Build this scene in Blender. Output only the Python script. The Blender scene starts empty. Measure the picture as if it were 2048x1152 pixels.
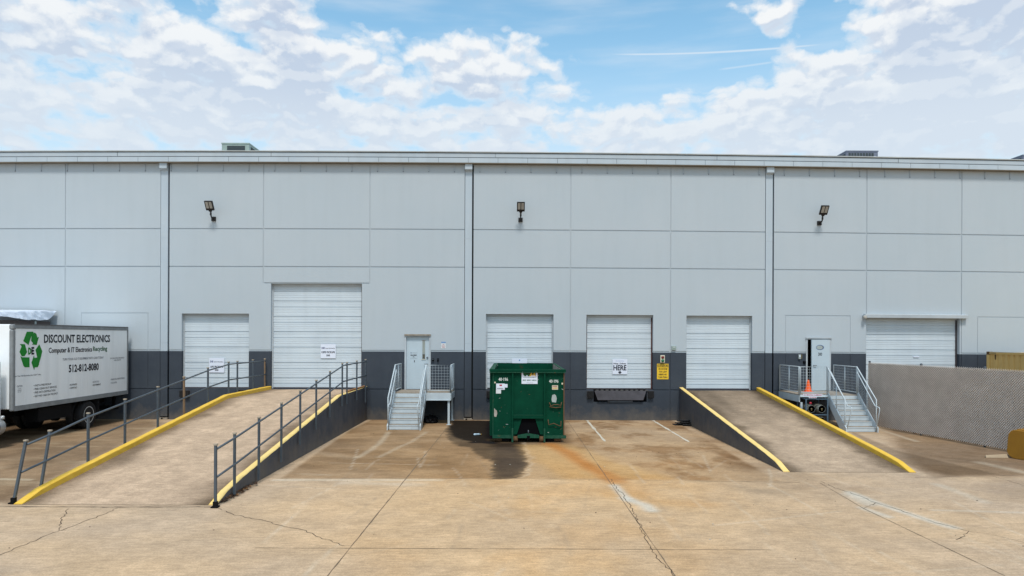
import bpy, bmesh, math, random
import numpy as np
from mathutils import Vector, Matrix

SC = bpy.context.scene
COL = SC.collection
R = math.radians
random.seed(7)

# ---------------------------------------------------------------- camera
CAM = Vector((0, -27.3, 3.3))
YAW, ROLL, HY, F = R(-0.894), R(-0.225), 675.0, 24 / 36 * 2048
cd = bpy.data.cameras.new('camera')
cd.lens = 24
cd.sensor_width = 36
cd.shift_y = (HY - 576) / 2048
cd.clip_start, cd.clip_end = 0.1, 3000
cam = bpy.data.objects.new('camera', cd)
cam.location = CAM
cam.rotation_euler = (R(90), ROLL, YAW)
COL.objects.link(cam)
SC.camera = cam

# ---------------------------------------------------------------- light
SUN_EL, SUN_AZ = R(60), R(176)       # azimuth: 0 = +Y, clockwise; the sun stands front-right, veiled by cloud
sd = bpy.data.lights.new('sun', 'SUN')
sd.energy = 2.5
sd.angle = R(10)
sd.color = (1.0, 0.95, 0.88)
sun = bpy.data.objects.new('sun', sd)
sv = Vector((math.sin(SUN_AZ) * math.cos(SUN_EL), math.cos(SUN_AZ) * math.cos(SUN_EL), math.sin(SUN_EL)))
sun.rotation_euler = sv.to_track_quat('Z', 'Y').to_euler()
sun.location = (0, 0, 60)
COL.objects.link(sun)

SC.view_settings.view_transform = 'Standard'
SC.view_settings.look = 'None'
SC.view_settings.gamma = 1
SC.view_settings.exposure = 0.16
SC.render.resolution_x, SC.render.resolution_y = 1024, 576
SC.cycles.max_bounces = 6


# ---------------------------------------------------------------- measuring helpers (photo point -> place)
YW = Vector((math.cos(YAW), math.sin(YAW), 0))           # camera's right on the ground
FW = Vector((-math.sin(YAW), math.cos(YAW), 0))          # camera's forward on the ground
UP = Vector((0, 0, 1))
_r = YW * math.cos(ROLL) - UP * math.sin(ROLL)
_u = UP * math.cos(ROLL) + YW * math.sin(ROLL)


def ray(px, py):
    return FW + _r * ((px - 1024) / F) + _u * ((HY - py) / F)


def P(px, py, D):
    return CAM + ray(px, py) * D


def G(px, py):
    d = ray(px, py)
    return CAM + d * (-CAM.z / d.z)


def W(px, py, y=0.0):
    d = ray(px, py)
    p = CAM + d * ((y - CAM.y) / d.y)
    return p.x, p.z


BOW = 0.134 / 10.7


def bowf(x):
    return 1 + BOW * max(-1.0, 1 - (x / 20.7) ** 2)


def WU(px, py, y=0.0):
    x, z = W(px, py, y)
    return x, z / bowf(x)


def L(X, D, z=0.0):
    return Vector((CAM.x, CAM.y, 0)) + YW * X + FW * D + UP * z


# ---------------------------------------------------------------- world
def build_world():
    w = bpy.data.worlds.new('World')
    SC.world = w
    w.use_nodes = True
    nt = w.node_tree
    N, K = nt.nodes, nt.links
    for n in list(N):
        N.remove(n)
    out = N.new('ShaderNodeOutputWorld')
    bg = N.new('ShaderNodeBackground')
    bg.inputs['Strength'].default_value = 0.1
    K.new(bg.outputs[0], out.inputs[0])
    sky = N.new('ShaderNodeTexSky')
    sky.sky_type = 'NISHITA'
    sky.sun_disc = False
    sky.sun_elevation = SUN_EL
    sky.sun_rotation = SUN_AZ
    sky.altitude = 200
    sky.air_density = 1.0
    sky.dust_density = 0.6
    sky.ozone_density = 2.0

    # cloud density as a node group: direction angles in, density out
    g = bpy.data.node_groups.new('cloud_density', 'ShaderNodeTree')
    g.interface.new_socket('P', in_out='INPUT', socket_type='NodeSocketVector')
    g.interface.new_socket('Density', in_out='OUTPUT', socket_type='NodeSocketFloat')
    n, k = g.nodes, g.links
    gi, go = n.new('NodeGroupInput'), n.new('NodeGroupOutput')

    def m(op, a, b=None, c=None, nn=n, kk=k, clamp=False):
        q = nn.new('ShaderNodeMath')
        q.operation = op
        q.use_clamp = clamp
        for i, v in enumerate((a, b, c)):
            if v is None:
                continue
            if isinstance(v, (int, float)):
                q.inputs[i].default_value = v
            else:
                kk.new(v, q.inputs[i])
        return q.outputs[0]

    def vm(op, a, b, nn=n, kk=k):
        q = nn.new('ShaderNodeVectorMath')
        q.operation = op
        for i, v in enumerate((a, b)):
            if isinstance(v, (tuple, list)):
                q.inputs[i].default_value = v
            else:
                kk.new(v, q.inputs[i])
        return q.outputs[0]

    def noise(vec, scale, detail, rough, off, col=False):
        v = vm('ADD', vec, off)
        q = n.new('ShaderNodeTexNoise')
        q.noise_dimensions = '2D'
        q.inputs['Scale'].default_value = scale
        q.inputs['Detail'].default_value = detail
        q.inputs['Roughness'].default_value = rough
        k.new(v, q.inputs['Vector'])
        return q.outputs['Color' if col else 'Fac']

    p = gi.outputs[0]
    warp = noise(p, 14, 5, 0.6, (3, 1, 0), True)
    wv = vm('MULTIPLY', vm('SUBTRACT', warp, (0.5, 0.5, 0.5)), (0.035, 0.025, 0))
    pw = vm('ADD', p, wv)
    st = vm('MULTIPLY', pw, (1, 1.6, 1))
    n1 = noise(st, 8.5, 8, 0.52, (5.2, 0.7, 1.1))
    n1b = noise(vm('MULTIPLY', pw, (1, 2.3, 1)), 12, 8, 0.54, (2.2, 8.7, 4.1))
    s0 = n.new('ShaderNodeSeparateXYZ')
    k.new(p, s0.inputs[0])
    lf = n.new('ShaderNodeMapRange')
    lf.interpolation_type = 'SMOOTHSTEP'
    lf.inputs['From Min'].default_value = 0.39
    lf.inputs['From Max'].default_value = 0.31
    k.new(s0.outputs[1], lf.inputs['Value'])
    lowf = lf.outputs[0]
    n1 = m('ADD', m('MULTIPLY', n1, m('SUBTRACT', 1.0, lowf)), m('MULTIPLY', n1b, lowf))
    n2 = noise(st, 26, 6, 0.6, (1.2, 4.7, 3.1))
    n3 = noise(st, 60, 4, 0.6, (7.2, 2.7, 3.9))
    dens = m('ADD', m('ADD', m('MULTIPLY', m('SUBTRACT', n1, 0.52), 4.6), m('MULTIPLY', m('SUBTRACT', n2, 0.5), 1.8)), m('MULTIPLY', m('SUBTRACT', n3, 0.5), .35))

    def puff(vec, scale, off):
        v = vm('ADD', vec, off)
        q = n.new('ShaderNodeTexVoronoi')
        q.voronoi_dimensions = '2D'
        q.feature = 'F1'
        q.inputs['Scale'].default_value = scale
        k.new(v, q.inputs['Vector'])
        return q.outputs['Distance']
    lo3 = vm('MULTIPLY', pw, (1, 2.0, 0))
    v1 = puff(lo3, 15, (4.1, 2.2, 0))
    v2 = puff(lo3, 34, (1.7, 6.4, 0))
    dens = m('ADD', dens, m('ADD', m('MULTIPLY', m('SUBTRACT', .54, v1), 1.9), m('MULTIPLY', m('SUBTRACT', .50, v2), 1.1)))

    def ang(px, py):
        d = ray(px, py).normalized()
        return math.atan2(d.x, d.y), math.asin(d.z)

    blobs = [  # px, py, rx, ry, weight
        (330, 125, 190, 70, 1.6), (620, 95, 150, 85, 2.2), (500, 60, 120, 80, 1.0), (60, 45, 190, 80, 2.0), (10, 100, 70, 40, 1.0),
        (90, 210, 130, 45, 1.1), (300, 215, 110, 40, .8), (640, 215, 160, 50, .9), (1040, 130, 170, 60, 3.2),
        (880, 120, 80, 50, .6), (1545, 40, 48, 26, 5.5), (1900, 90, 230, 130, 4.0), (1680, 160, 150, 45, 1.3),
        (1400, 215, 110, 48, 1.6), (1000, 235, 260, 50, .9), (1800, 235, 300, 60, 1.0), (1250, 262, 400, 40, .7),
        (300, 275, 500, 40, .8),
        (1650, 55, 45, 40, -2.6), (1470, 85, 60, 35, -2.0), (700, 20, 90, 25, -1.0), (1250, 150, 170, 45, -1.4), (130, 128, 90, 40, -1.9), (1330, 55, 260, 85, -2.6), (820, 25, 120, 55, -2.0), (370, 18, 55, 22, -1.2), (1440, 130, 130, 50, -1.3),
        (1270, 175, 120, 38, -1.1), (490, 93, 20, 12, -2.0), (980, 20, 200, 40, -1.6), (215, 165, 60, 18, -.9), (760, 130, 60, 60, -.5)]
    sep = n.new('ShaderNodeSeparateXYZ')
    k.new(pw, sep.inputs[0])
    X, Y = sep.outputs[0], sep.outputs[1]
    for (bx, by, rx, ry, wt) in blobs:
        a, e = ang(bx, by)
        dx = m('MULTIPLY', m('SUBTRACT', X, a), 1.0 / (rx / F))
        dy = m('MULTIPLY', m('SUBTRACT', Y, e), 1.0 / (ry / F))
        r2 = m('ADD', m('MULTIPLY', dx, dx), m('MULTIPLY', dy, dy))
        gz = m('POWER', 2.718, m('MULTIPLY', r2, -0.7))
        dens = m('MULTIPLY_ADD', gz, wt * (.50 if wt > 0 else .75), dens)
    # haze band of cloud thickens to the horizon
    hb = n.new('ShaderNodeMapRange')
    hb.inputs['From Min'].default_value = 0.40
    hb.inputs['From Max'].default_value = 0.24
    hb.inputs['To Max'].default_value = 0.30
    k.new(Y, hb.inputs['Value'])
    dens = m('ADD', dens, hb.outputs[0])
    k.new(dens, go.inputs[0])

    tc = N.new('ShaderNodeTexCoord')
    s = N.new('ShaderNodeSeparateXYZ')
    K.new(tc.outputs['Generated'], s.inputs[0])
    M = lambda *a, **q: m(*a, nn=N, kk=K, **q)
    az = M('ARCTAN2', s.outputs[0], s.outputs[1])
    el = M('ARCSINE', s.outputs[2])
    c = N.new('ShaderNodeCombineXYZ')
    K.new(az, c.inputs[0])
    K.new(el, c.inputs[1])
    pv = c.outputs[0]

    def dn(vec):
        q = N.new('ShaderNodeGroup')
        q.node_tree = g
        K.new(vec, q.inputs[0])
        return q.outputs[0]
    d0 = dn(pv)
    d1 = dn(vm('ADD', pv, (-0.003, 0.011, 0), nn=N, kk=K))
    d2 = dn(vm('ADD', pv, (-0.012, 0.040, 0), nn=N, kk=K))

    def mr(v, a, b, c0=0.0, c1=1.0):
        q = N.new('ShaderNodeMapRange')
        q.interpolation_type = 'SMOOTHSTEP'
        K.new(v, q.inputs['Value'])
        q.inputs['From Min'].default_value = a
        q.inputs['From Max'].default_value = b
        q.inputs['To Min'].default_value = c0
        q.inputs['To Max'].default_value = c1
        return q.outputs[0]
    alpha = mr(d0, -0.45, 1.2)
    # thin high veil so the blue is never flat
    cirrus = N.new('ShaderNodeTexNoise')
    cirrus.inputs['Scale'].default_value = 5
    cirrus.inputs['Detail'].default_value = 6
    K.new(vm('MULTIPLY', pv, (1, 6, 1), nn=N, kk=K), cirrus.inputs['Vector'])
    veil = mr(cirrus.outputs['Fac'], 0.42, 0.8, 0.02, 0.30)
    # two thin trails
    trails = None
    for (a0, a1, wdt, amt) in (((1190, 108), (1690, 84), 3.2, .55), ((1430, 140), (1560, 122), 3.0, .3)):
        (ax, ay), (bx, by) = ang(*a0), ang(*a1)
        slope = (by - ay) / (bx - ax)
        cx = (ax + bx) / 2
        dev = M('SUBTRACT', M('SUBTRACT', el, ay), M('MULTIPLY', M('SUBTRACT', az, ax), slope))
        line = mr(M('ABSOLUTE', dev), 0.0, wdt / F, 1, 0)
        lim = mr(M('ABSOLUTE', M('SUBTRACT', az, cx)), abs(bx - ax) * .3, abs(bx - ax) / 2, 1, 0)
        t = M('MULTIPLY', M('MULTIPLY', line, lim), amt)
        trails = t if trails is None else M('ADD', trails, t)
    alpha = M('MAXIMUM', M('MAXIMUM', alpha, veil), trails)
    # self shade: thick cloud above a point makes it greyer
    sh = M('MULTIPLY', mr(M('SUBTRACT', d1, d0), -0.7, 0.6), 0.75)
    sh = M('ADD', sh, M('MULTIPLY', mr(d2, 0.3, 2.2), 0.6), clamp=True)
    thin = mr(d0, 0.1, 1.1)
    sh = M('MULTIPLY', M('MULTIPLY', sh, thin), mr(el, .24, .36, .55, .95))
    ccol = N.new('ShaderNodeMix')
    ccol.data_type = 'RGBA'
    K.new(sh, ccol.inputs['Factor'])
    ccol.inputs[6].default_value = (8.2, 8.4, 8.55, 1)
    ccol.inputs[7].default_value = (4.6, 5.5, 6.9, 1)
    tint = N.new('ShaderNodeMix')
    tint.data_type = 'RGBA'
    tint.blend_type = 'MULTIPLY'
    tint.inputs['Factor'].default_value = 1
    K.new(sky.outputs[0], tint.inputs[6])
    tint.inputs[7].default_value = (1.85, 2.32, 2.02, 1)
    mixc = N.new('ShaderNodeMix')
    mixc.data_type = 'RGBA'
    K.new(alpha, mixc.inputs['Factor'])
    K.new(tint.outputs[2], mixc.inputs[6])
    K.new(ccol.outputs[2], mixc.inputs[7])
    hzf = mr(el, 0.44, 0.22, 0.0, 0.62)
    air = N.new('ShaderNodeMix')
    air.data_type = 'RGBA'
    K.new(hzf, air.inputs['Factor'])
    K.new(mixc.outputs[2], air.inputs[6])
    air.inputs[7].default_value = (5.9, 6.9, 7.9, 1)
    mixc = air
    # below the horizon: dim ground glow
    hz = mr(el, -0.02, 0.01)
    fin = N.new('ShaderNodeMix')
    fin.data_type = 'RGBA'
    K.new(hz, fin.inputs['Factor'])
    fin.inputs[6].default_value = (2.5, 2.3, 2.0, 1)
    K.new(mixc.outputs[2], fin.inputs[7])
    K.new(fin.outputs[2], bg.inputs['Color'])
    w.cycles.sampling_method = 'MANUAL'
    w.cycles.sample_map_resolution = 512


build_world()


# ---------------------------------------------------------------- materials
def srgb(r, g, b):
    def f(c):
        c /= 255
        return c / 12.92 if c < .04045 else ((c + .055) / 1.055) ** 2.4
    return (f(r), f(g), f(b))


def mat(name, col, rough=0.7, var=0.12, vscale=1.5, col2=None, stretch=(1, 1, 1), bump=0.0, bscale=60,
        metal=0.0, rust=0.0, rustcol=(0.12, 0.045, 0.018), rscale=3.0, spec=0.3, streak=0.0, emit=None, dust=0.0):
    """Principled surface whose colour wanders between col and col2, with optional rust patches and drip streaks."""
    mt = bpy.data.materials.new(name)
    mt.use_nodes = True
    nt = mt.node_tree
    N, K = nt.nodes, nt.links
    b = N['Principled BSDF']
    b.inputs['Roughness'].default_value = rough
    b.inputs['Metallic'].default_value = metal
    b.inputs['Specular IOR Level'].default_value = spec
    geo = N.new('ShaderNodeTexCoord')
    mp = N.new('ShaderNodeMapping')
    mp.inputs['Scale'].default_value = stretch
    K.new(geo.outputs['Object'], mp.inputs[0])
    nz = N.new('ShaderNodeTexNoise')
    nz.inputs['Scale'].default_value = vscale
    nz.inputs['Detail'].default_value = 8
    nz.inputs['Roughness'].default_value = 0.62
    K.new(mp.outputs[0], nz.inputs['Vector'])
    if col2 is None:
        col2 = tuple(c * (1 - var * 2) for c in col)
    ramp = N.new('ShaderNodeMapRange')
    ramp.inputs['From Min'].default_value = 0.32
    ramp.inputs['From Max'].default_value = 0.68
    K.new(nz.outputs['Fac'], ramp.inputs['Value'])
    mx = N.new('ShaderNodeMix')
    mx.data_type = 'RGBA'
    mx.inputs[6].default_value = (*col, 1)
    mx.inputs[7].default_value = (*col2, 1)
    K.new(ramp.outputs[0], mx.inputs['Factor'])
    last = mx.outputs[2]
    if streak > 0:
        mp2 = N.new('ShaderNodeMapping')
        mp2.inputs['Scale'].default_value = (3.1, 3.1, 0.35)
        K.new(geo.outputs['Object'], mp2.inputs[0])
        n2 = N.new('ShaderNodeTexNoise')
        n2.inputs['Scale'].default_value = 1.0
        n2.inputs['Detail'].default_value = 7
        K.new(mp2.outputs[0], n2.inputs['Vector'])
        r2 = N.new('ShaderNodeMapRange')
        r2.inputs['From Min'].default_value = 0.45
        r2.inputs['From Max'].default_value = 0.8
        r2.inputs['To Max'].default_value = streak
        K.new(n2.outputs['Fac'], r2.inputs['Value'])
        m2 = N.new('ShaderNodeMix')
        m2.data_type = 'RGBA'
        K.new(r2.outputs[0], m2.inputs['Factor'])
        K.new(last, m2.inputs[6])
        m2.inputs[7].default_value = (col[0] * .45, col[1] * .42, col[2] * .38, 1)
        last = m2.outputs[2]
    if rust > 0:
        n3 = N.new('ShaderNodeTexNoise')
        n3.inputs['Scale'].default_value = rscale
        n3.inputs['Detail'].default_value = 10
        n3.inputs['Roughness'].default_value = 0.7
        K.new(geo.outputs['Object'], n3.inputs['Vector'])
        r3 = N.new('ShaderNodeMapRange')
        r3.inputs['From Min'].default_value = 0.75 - rust * .35
        r3.inputs['From Max'].default_value = 0.80 - rust * .30
        K.new(n3.outputs['Fac'], r3.inputs['Value'])
        m3 = N.new('ShaderNodeMix')
        m3.data_type = 'RGBA'
        K.new(r3.outputs[0], m3.inputs['Factor'])
        K.new(last, m3.inputs[6])
        m3.inputs[7].default_value = (*rustcol, 1)
        last = m3.outputs[2]
    if dust > 0:
        sx = N.new('ShaderNodeSeparateXYZ')
        K.new(geo.outputs['Object'], sx.inputs[0])
        nd = N.new('ShaderNodeTexNoise')
        nd.inputs['Scale'].default_value = 2.2
        nd.inputs['Detail'].default_value = 9
        nd.inputs['Roughness'].default_value = .7
        K.new(geo.outputs['Object'], nd.inputs['Vector'])
        ad = N.new('ShaderNodeMath')
        ad.operation = 'MULTIPLY_ADD'
        K.new(nd.outputs['Fac'], ad.inputs[0])
        ad.inputs[1].default_value = -1.6
        K.new(sx.outputs[2], ad.inputs[2])
        rd = N.new('ShaderNodeMapRange')
        rd.inputs['From Min'].default_value = -.25
        rd.inputs['From Max'].default_value = -.85
        rd.inputs['To Max'].default_value = dust
        K.new(ad.outputs[0], rd.inputs['Value'])
        md = N.new('ShaderNodeMix')
        md.data_type = 'RGBA'
        K.new(rd.outputs[0], md.inputs['Factor'])
        K.new(last, md.inputs[6])
        md.inputs[7].default_value = (.20, .165, .125, 1)
        last = md.outputs[2]
    K.new(last, b.inputs['Base Color'])
    if bump > 0:
        nb = N.new('ShaderNodeTexNoise')
        nb.inputs['Scale'].default_value = bscale
        nb.inputs['Detail'].default_value = 4
        K.new(geo.outputs['Object'], nb.inputs['Vector'])
        bp = N.new('ShaderNodeBump')
        bp.inputs['Strength'].default_value = bump
        bp.inputs['Distance'].default_value = 0.02
        K.new(nb.outputs['Fac'], bp.inputs['Height'])
        K.new(bp.outputs[0], b.inputs['Normal'])
    if emit:
        b.inputs['Emission Color'].default_value = (*emit, 1)
        b.inputs['Emission Strength'].default_value = 1
    return mt


M = {}
M['wall'] = mat('wall_paint', (.405, .463, .508), .8, col2=(.43, .48, .52), vscale=.35, bump=.25, bscale=45, streak=.05)
M['band'] = mat('band_paint', (.042, .052, .068), .65, col2=(.053, .064, .080), vscale=1.2, bump=.25, bscale=45, streak=.15, dust=.42, spec=.15)
M['joint'] = mat('joint_and_shadow_line', (.02, .023, .026), .9, spec=.05)
M['gutter'] = mat('gutter_metal', (.44, .50, .55), .5, col2=(.40, .47, .53), vscale=.8, streak=.15)
M['cap'] = mat('cap_metal', (.50, .54, .55), .5, vscale=1)
M['soffit'] = mat('soffit_dirt_and_shade', (.20, .17, .13), .9)  # brown of dirt, with the shade under the eave mixed into the colour
M['door'] = mat('roller_door_paint', (.56, .63, .68), .5, col2=(.50, .57, .63), vscale=.7, stretch=(1, 1, 2.2), spec=.4, streak=.12)
M['seal'] = mat('seal_rubber', (.06, .05, .055), .7)
M['sealrust'] = mat('rusty_seal', (.10, .04, .035), .7)
M['jamb'] = mat('jamb_paint', (.48, .53, .57), .6)
M['mandoor'] = mat('steel_door_paint', (.47, .555, .61), .5, col2=(.44, .53, .59), vscale=1, streak=.12)
M['black'] = mat('black_void', (.006, .006, .007), .9, spec=0)
M['rubber'] = mat('rubber', (.016, .016, .017), .75, bump=.3)
M['leveler'] = mat('leveler_steel', (.055, .053, .060), .6, col2=(.085, .082, .095), spec=.2, vscale=4, rust=.12)
M['glass'] = mat('door_glass', (.30, .34, .32), .1, spec=.7)
M['glasslow'] = mat('door_glass_low', (.09, .09, .07), .1, spec=.7)
M['fixture'] = mat('fixture_bronze', (.018, .016, .016), .5)
M['led'] = mat('led_panel', (.42, .40, .36), .35)
M['galv'] = mat('galvanised', (.42, .48, .47), .45, metal=.2, vscale=6)
M['hvac'] = mat('hvac_paint', (.32, .40, .37), .5, vscale=3)
M['hvacdark'] = mat('hvac_blue_grey', (.16, .18, .24), .5, vscale=3)
M['coil'] = mat('coil_fins', (.045, .06, .065), .7)
M['yellow'] = mat('kerb_yellow', (.70, .43, .04), .65, col2=(.76, .49, .07), vscale=2.5, bump=.4, bscale=30, rust=.30, rustcol=(.38, .29, .17), rscale=7, streak=.12)
M['yellowpale'] = mat('kerb_yellow_skylit', (.80, .60, .24), .7, col2=(.76, .54, .17), vscale=2, bump=.4, bscale=30, rust=.30, rustcol=(.45, .37, .26), rscale=7)  # paler yellow: sky light on the kerb tops is put into the colour
M['rampwall'] = mat('ramp_wall_paint', (.070, .077, .096), .8, spec=.15, col2=(.098, .102, .114), vscale=2, bump=.3, bscale=30, streak=.3, dust=.45)
M['rail'] = mat('rail_steel', (.070, .088, .108), .5, col2=(.09, .11, .13), vscale=8, rust=.30, rscale=12, metal=.2)
M['railtan'] = mat('rail_steel_bare', (.26, .17, .10), .7, vscale=5)
M['railcap'] = mat('rail_cap', (.40, .34, .26), .6)
M['stair'] = mat('stair_paint', (.54, .61, .65), .5, col2=(.46, .53, .58), vscale=3, streak=.2)
M['tread'] = mat('stair_tread', (.22, .18, .14), .8, col2=(.32, .28, .23), vscale=8)
M['green'] = mat('container_green', (.0025, .054, .029), .7, col2=(.0015, .036, .020), vscale=2.2, rust=.24, rustcol=(.05, .035, .02), rscale=2.6, streak=.25, spec=.06, bump=.15, bscale=8)
M['greenedge'] = mat('container_green_worn', (.006, .060, .034), .6, col2=(.022, .080, .050), spec=.1, vscale=9, rust=.42, rustcol=(.11, .075, .04), rscale=6)
M['rustpale'] = mat('inner_wall_worn', (.44, .42, .38), .7, col2=(.28, .24, .20), vscale=5, streak=.3)
M['rustedge'] = mat('rust_edge', (.12, .065, .03), .8, vscale=6)
M['white'] = mat('sign_white', (.68, .73, .84), .5, var=.02)
M['whitedoor'] = mat('decal_white', (.66, .70, .72), .5, var=.04)
M['ink'] = mat('ink', (.010, .012, .022), .6)
M['inkblue'] = mat('ink_blue', (.02, .04, .16), .6)
M['inklight'] = mat('ink_light_blue', (.16, .30, .55), .6)
M['inkgreen'] = mat('ink_green', (.006, .22, .018), .6, var=.05)
M['inkdkgreen'] = mat('ink_dark_green', (.01, .10, .03), .6)
M['inkgrey'] = mat('ink_grey', (.16, .17, .20), .6)
M['inkred'] = mat('ink_red', (.45, .03, .05), .6)
M['paintwhite'] = mat('stencil_white', (.60, .64, .62), .6, rust=.3, rustcol=(.02, .09, .06), rscale=20)
M['signyellow'] = mat('sign_yellow', (.78, .50, .03), .5, var=.03)
M['gold'] = mat('logo_gold', (.70, .42, .03), .5, var=.03)
M['redlens'] = mat('red_lens', (.16, .010, .008), .25, spec=.6)
M['greenlens'] = mat('green_lens', (.01, .17, .075), .25, spec=.6)
M['cream'] = mat('cream_housing', (.66, .62, .48), .5)
M['truckwhite'] = mat('truck_panel_white', (.84, .86, .87), .45, col2=(.77, .80, .82), vscale=.8, stretch=(1, 3, .5), streak=.14, spec=.4)
M['alu'] = mat('truck_aluminium', (.26, .28, .29), .5, col2=(.19, .20, .21), vscale=4, metal=.15)
M['aludark'] = mat('truck_rail_dark', (.12, .12, .12), .5, vscale=4)
M['chassis'] = mat('chassis_black', (.010, .010, .011), .8, spec=.08)
M['rim'] = mat('rim_white', (.62, .62, .60), .45, rust=.2)
M['chrome'] = mat('tank_alu', (.55, .57, .58), .3, metal=.4)
M['tarp'] = mat('silver_tarp', (.72, .79, .90), .35, metal=.1, vscale=3)
M['brownrail'] = mat('trailer_rail_brown', (.10, .08, .075), .7, vscale=4)
M['ochre'] = mat('ochre_panel', (.34, .17, .017), .7, col2=(.29, .14, .017), vscale=2.5, stretch=(1, 1, .6))
M['container'] = mat('container_tan', (.66, .44, .15), .6, col2=(.58, .39, .14), vscale=1.5, rust=.12, rustcol=(.12, .04, .015), rscale=2)
M['orange'] = mat('cone_orange', (.85, .11, .01), .5, var=.05)
M['bluerack'] = mat('rack_blue_grey', (.10, .16, .22), .5, vscale=4)
M['cyl'] = mat('gas_cylinder', (.10, .11, .11), .4, col2=(.20, .20, .16), vscale=6)
M['brass'] = mat('brass_valve', (.20, .17, .08), .6)
M['cardboard'] = mat('cardboard', (.40, .31, .21), .8)
M['wood'] = mat('old_wood', (.36, .17, .06), .8, col2=(.22, .10, .04), stretch=(1, .2, 1), vscale=8)
M['leaf'] = mat('dead_leaves', (.09, .05, .03), .9)
M['bag'] = mat('bin_bag', (.010, .010, .012), .6, spec=.08)
M['bottle'] = mat('bottle_plastic', (.45, .60, .72), .25, spec=.6)
M['line'] = mat('road_paint', (.62, .57, .47), .8, rust=.45, rustcol=(.34, .27, .18), rscale=9)
M['crack'] = mat('crack_dark', (.07, .05, .034), .95)
M['jointline'] = mat('joint_line', (.17, .125, .08), .95, rust=.4, rustcol=(.30, .23, .15), rscale=2)
M['pale'] = mat('pale_chip', (.5, .48, .42), .8)


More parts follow.
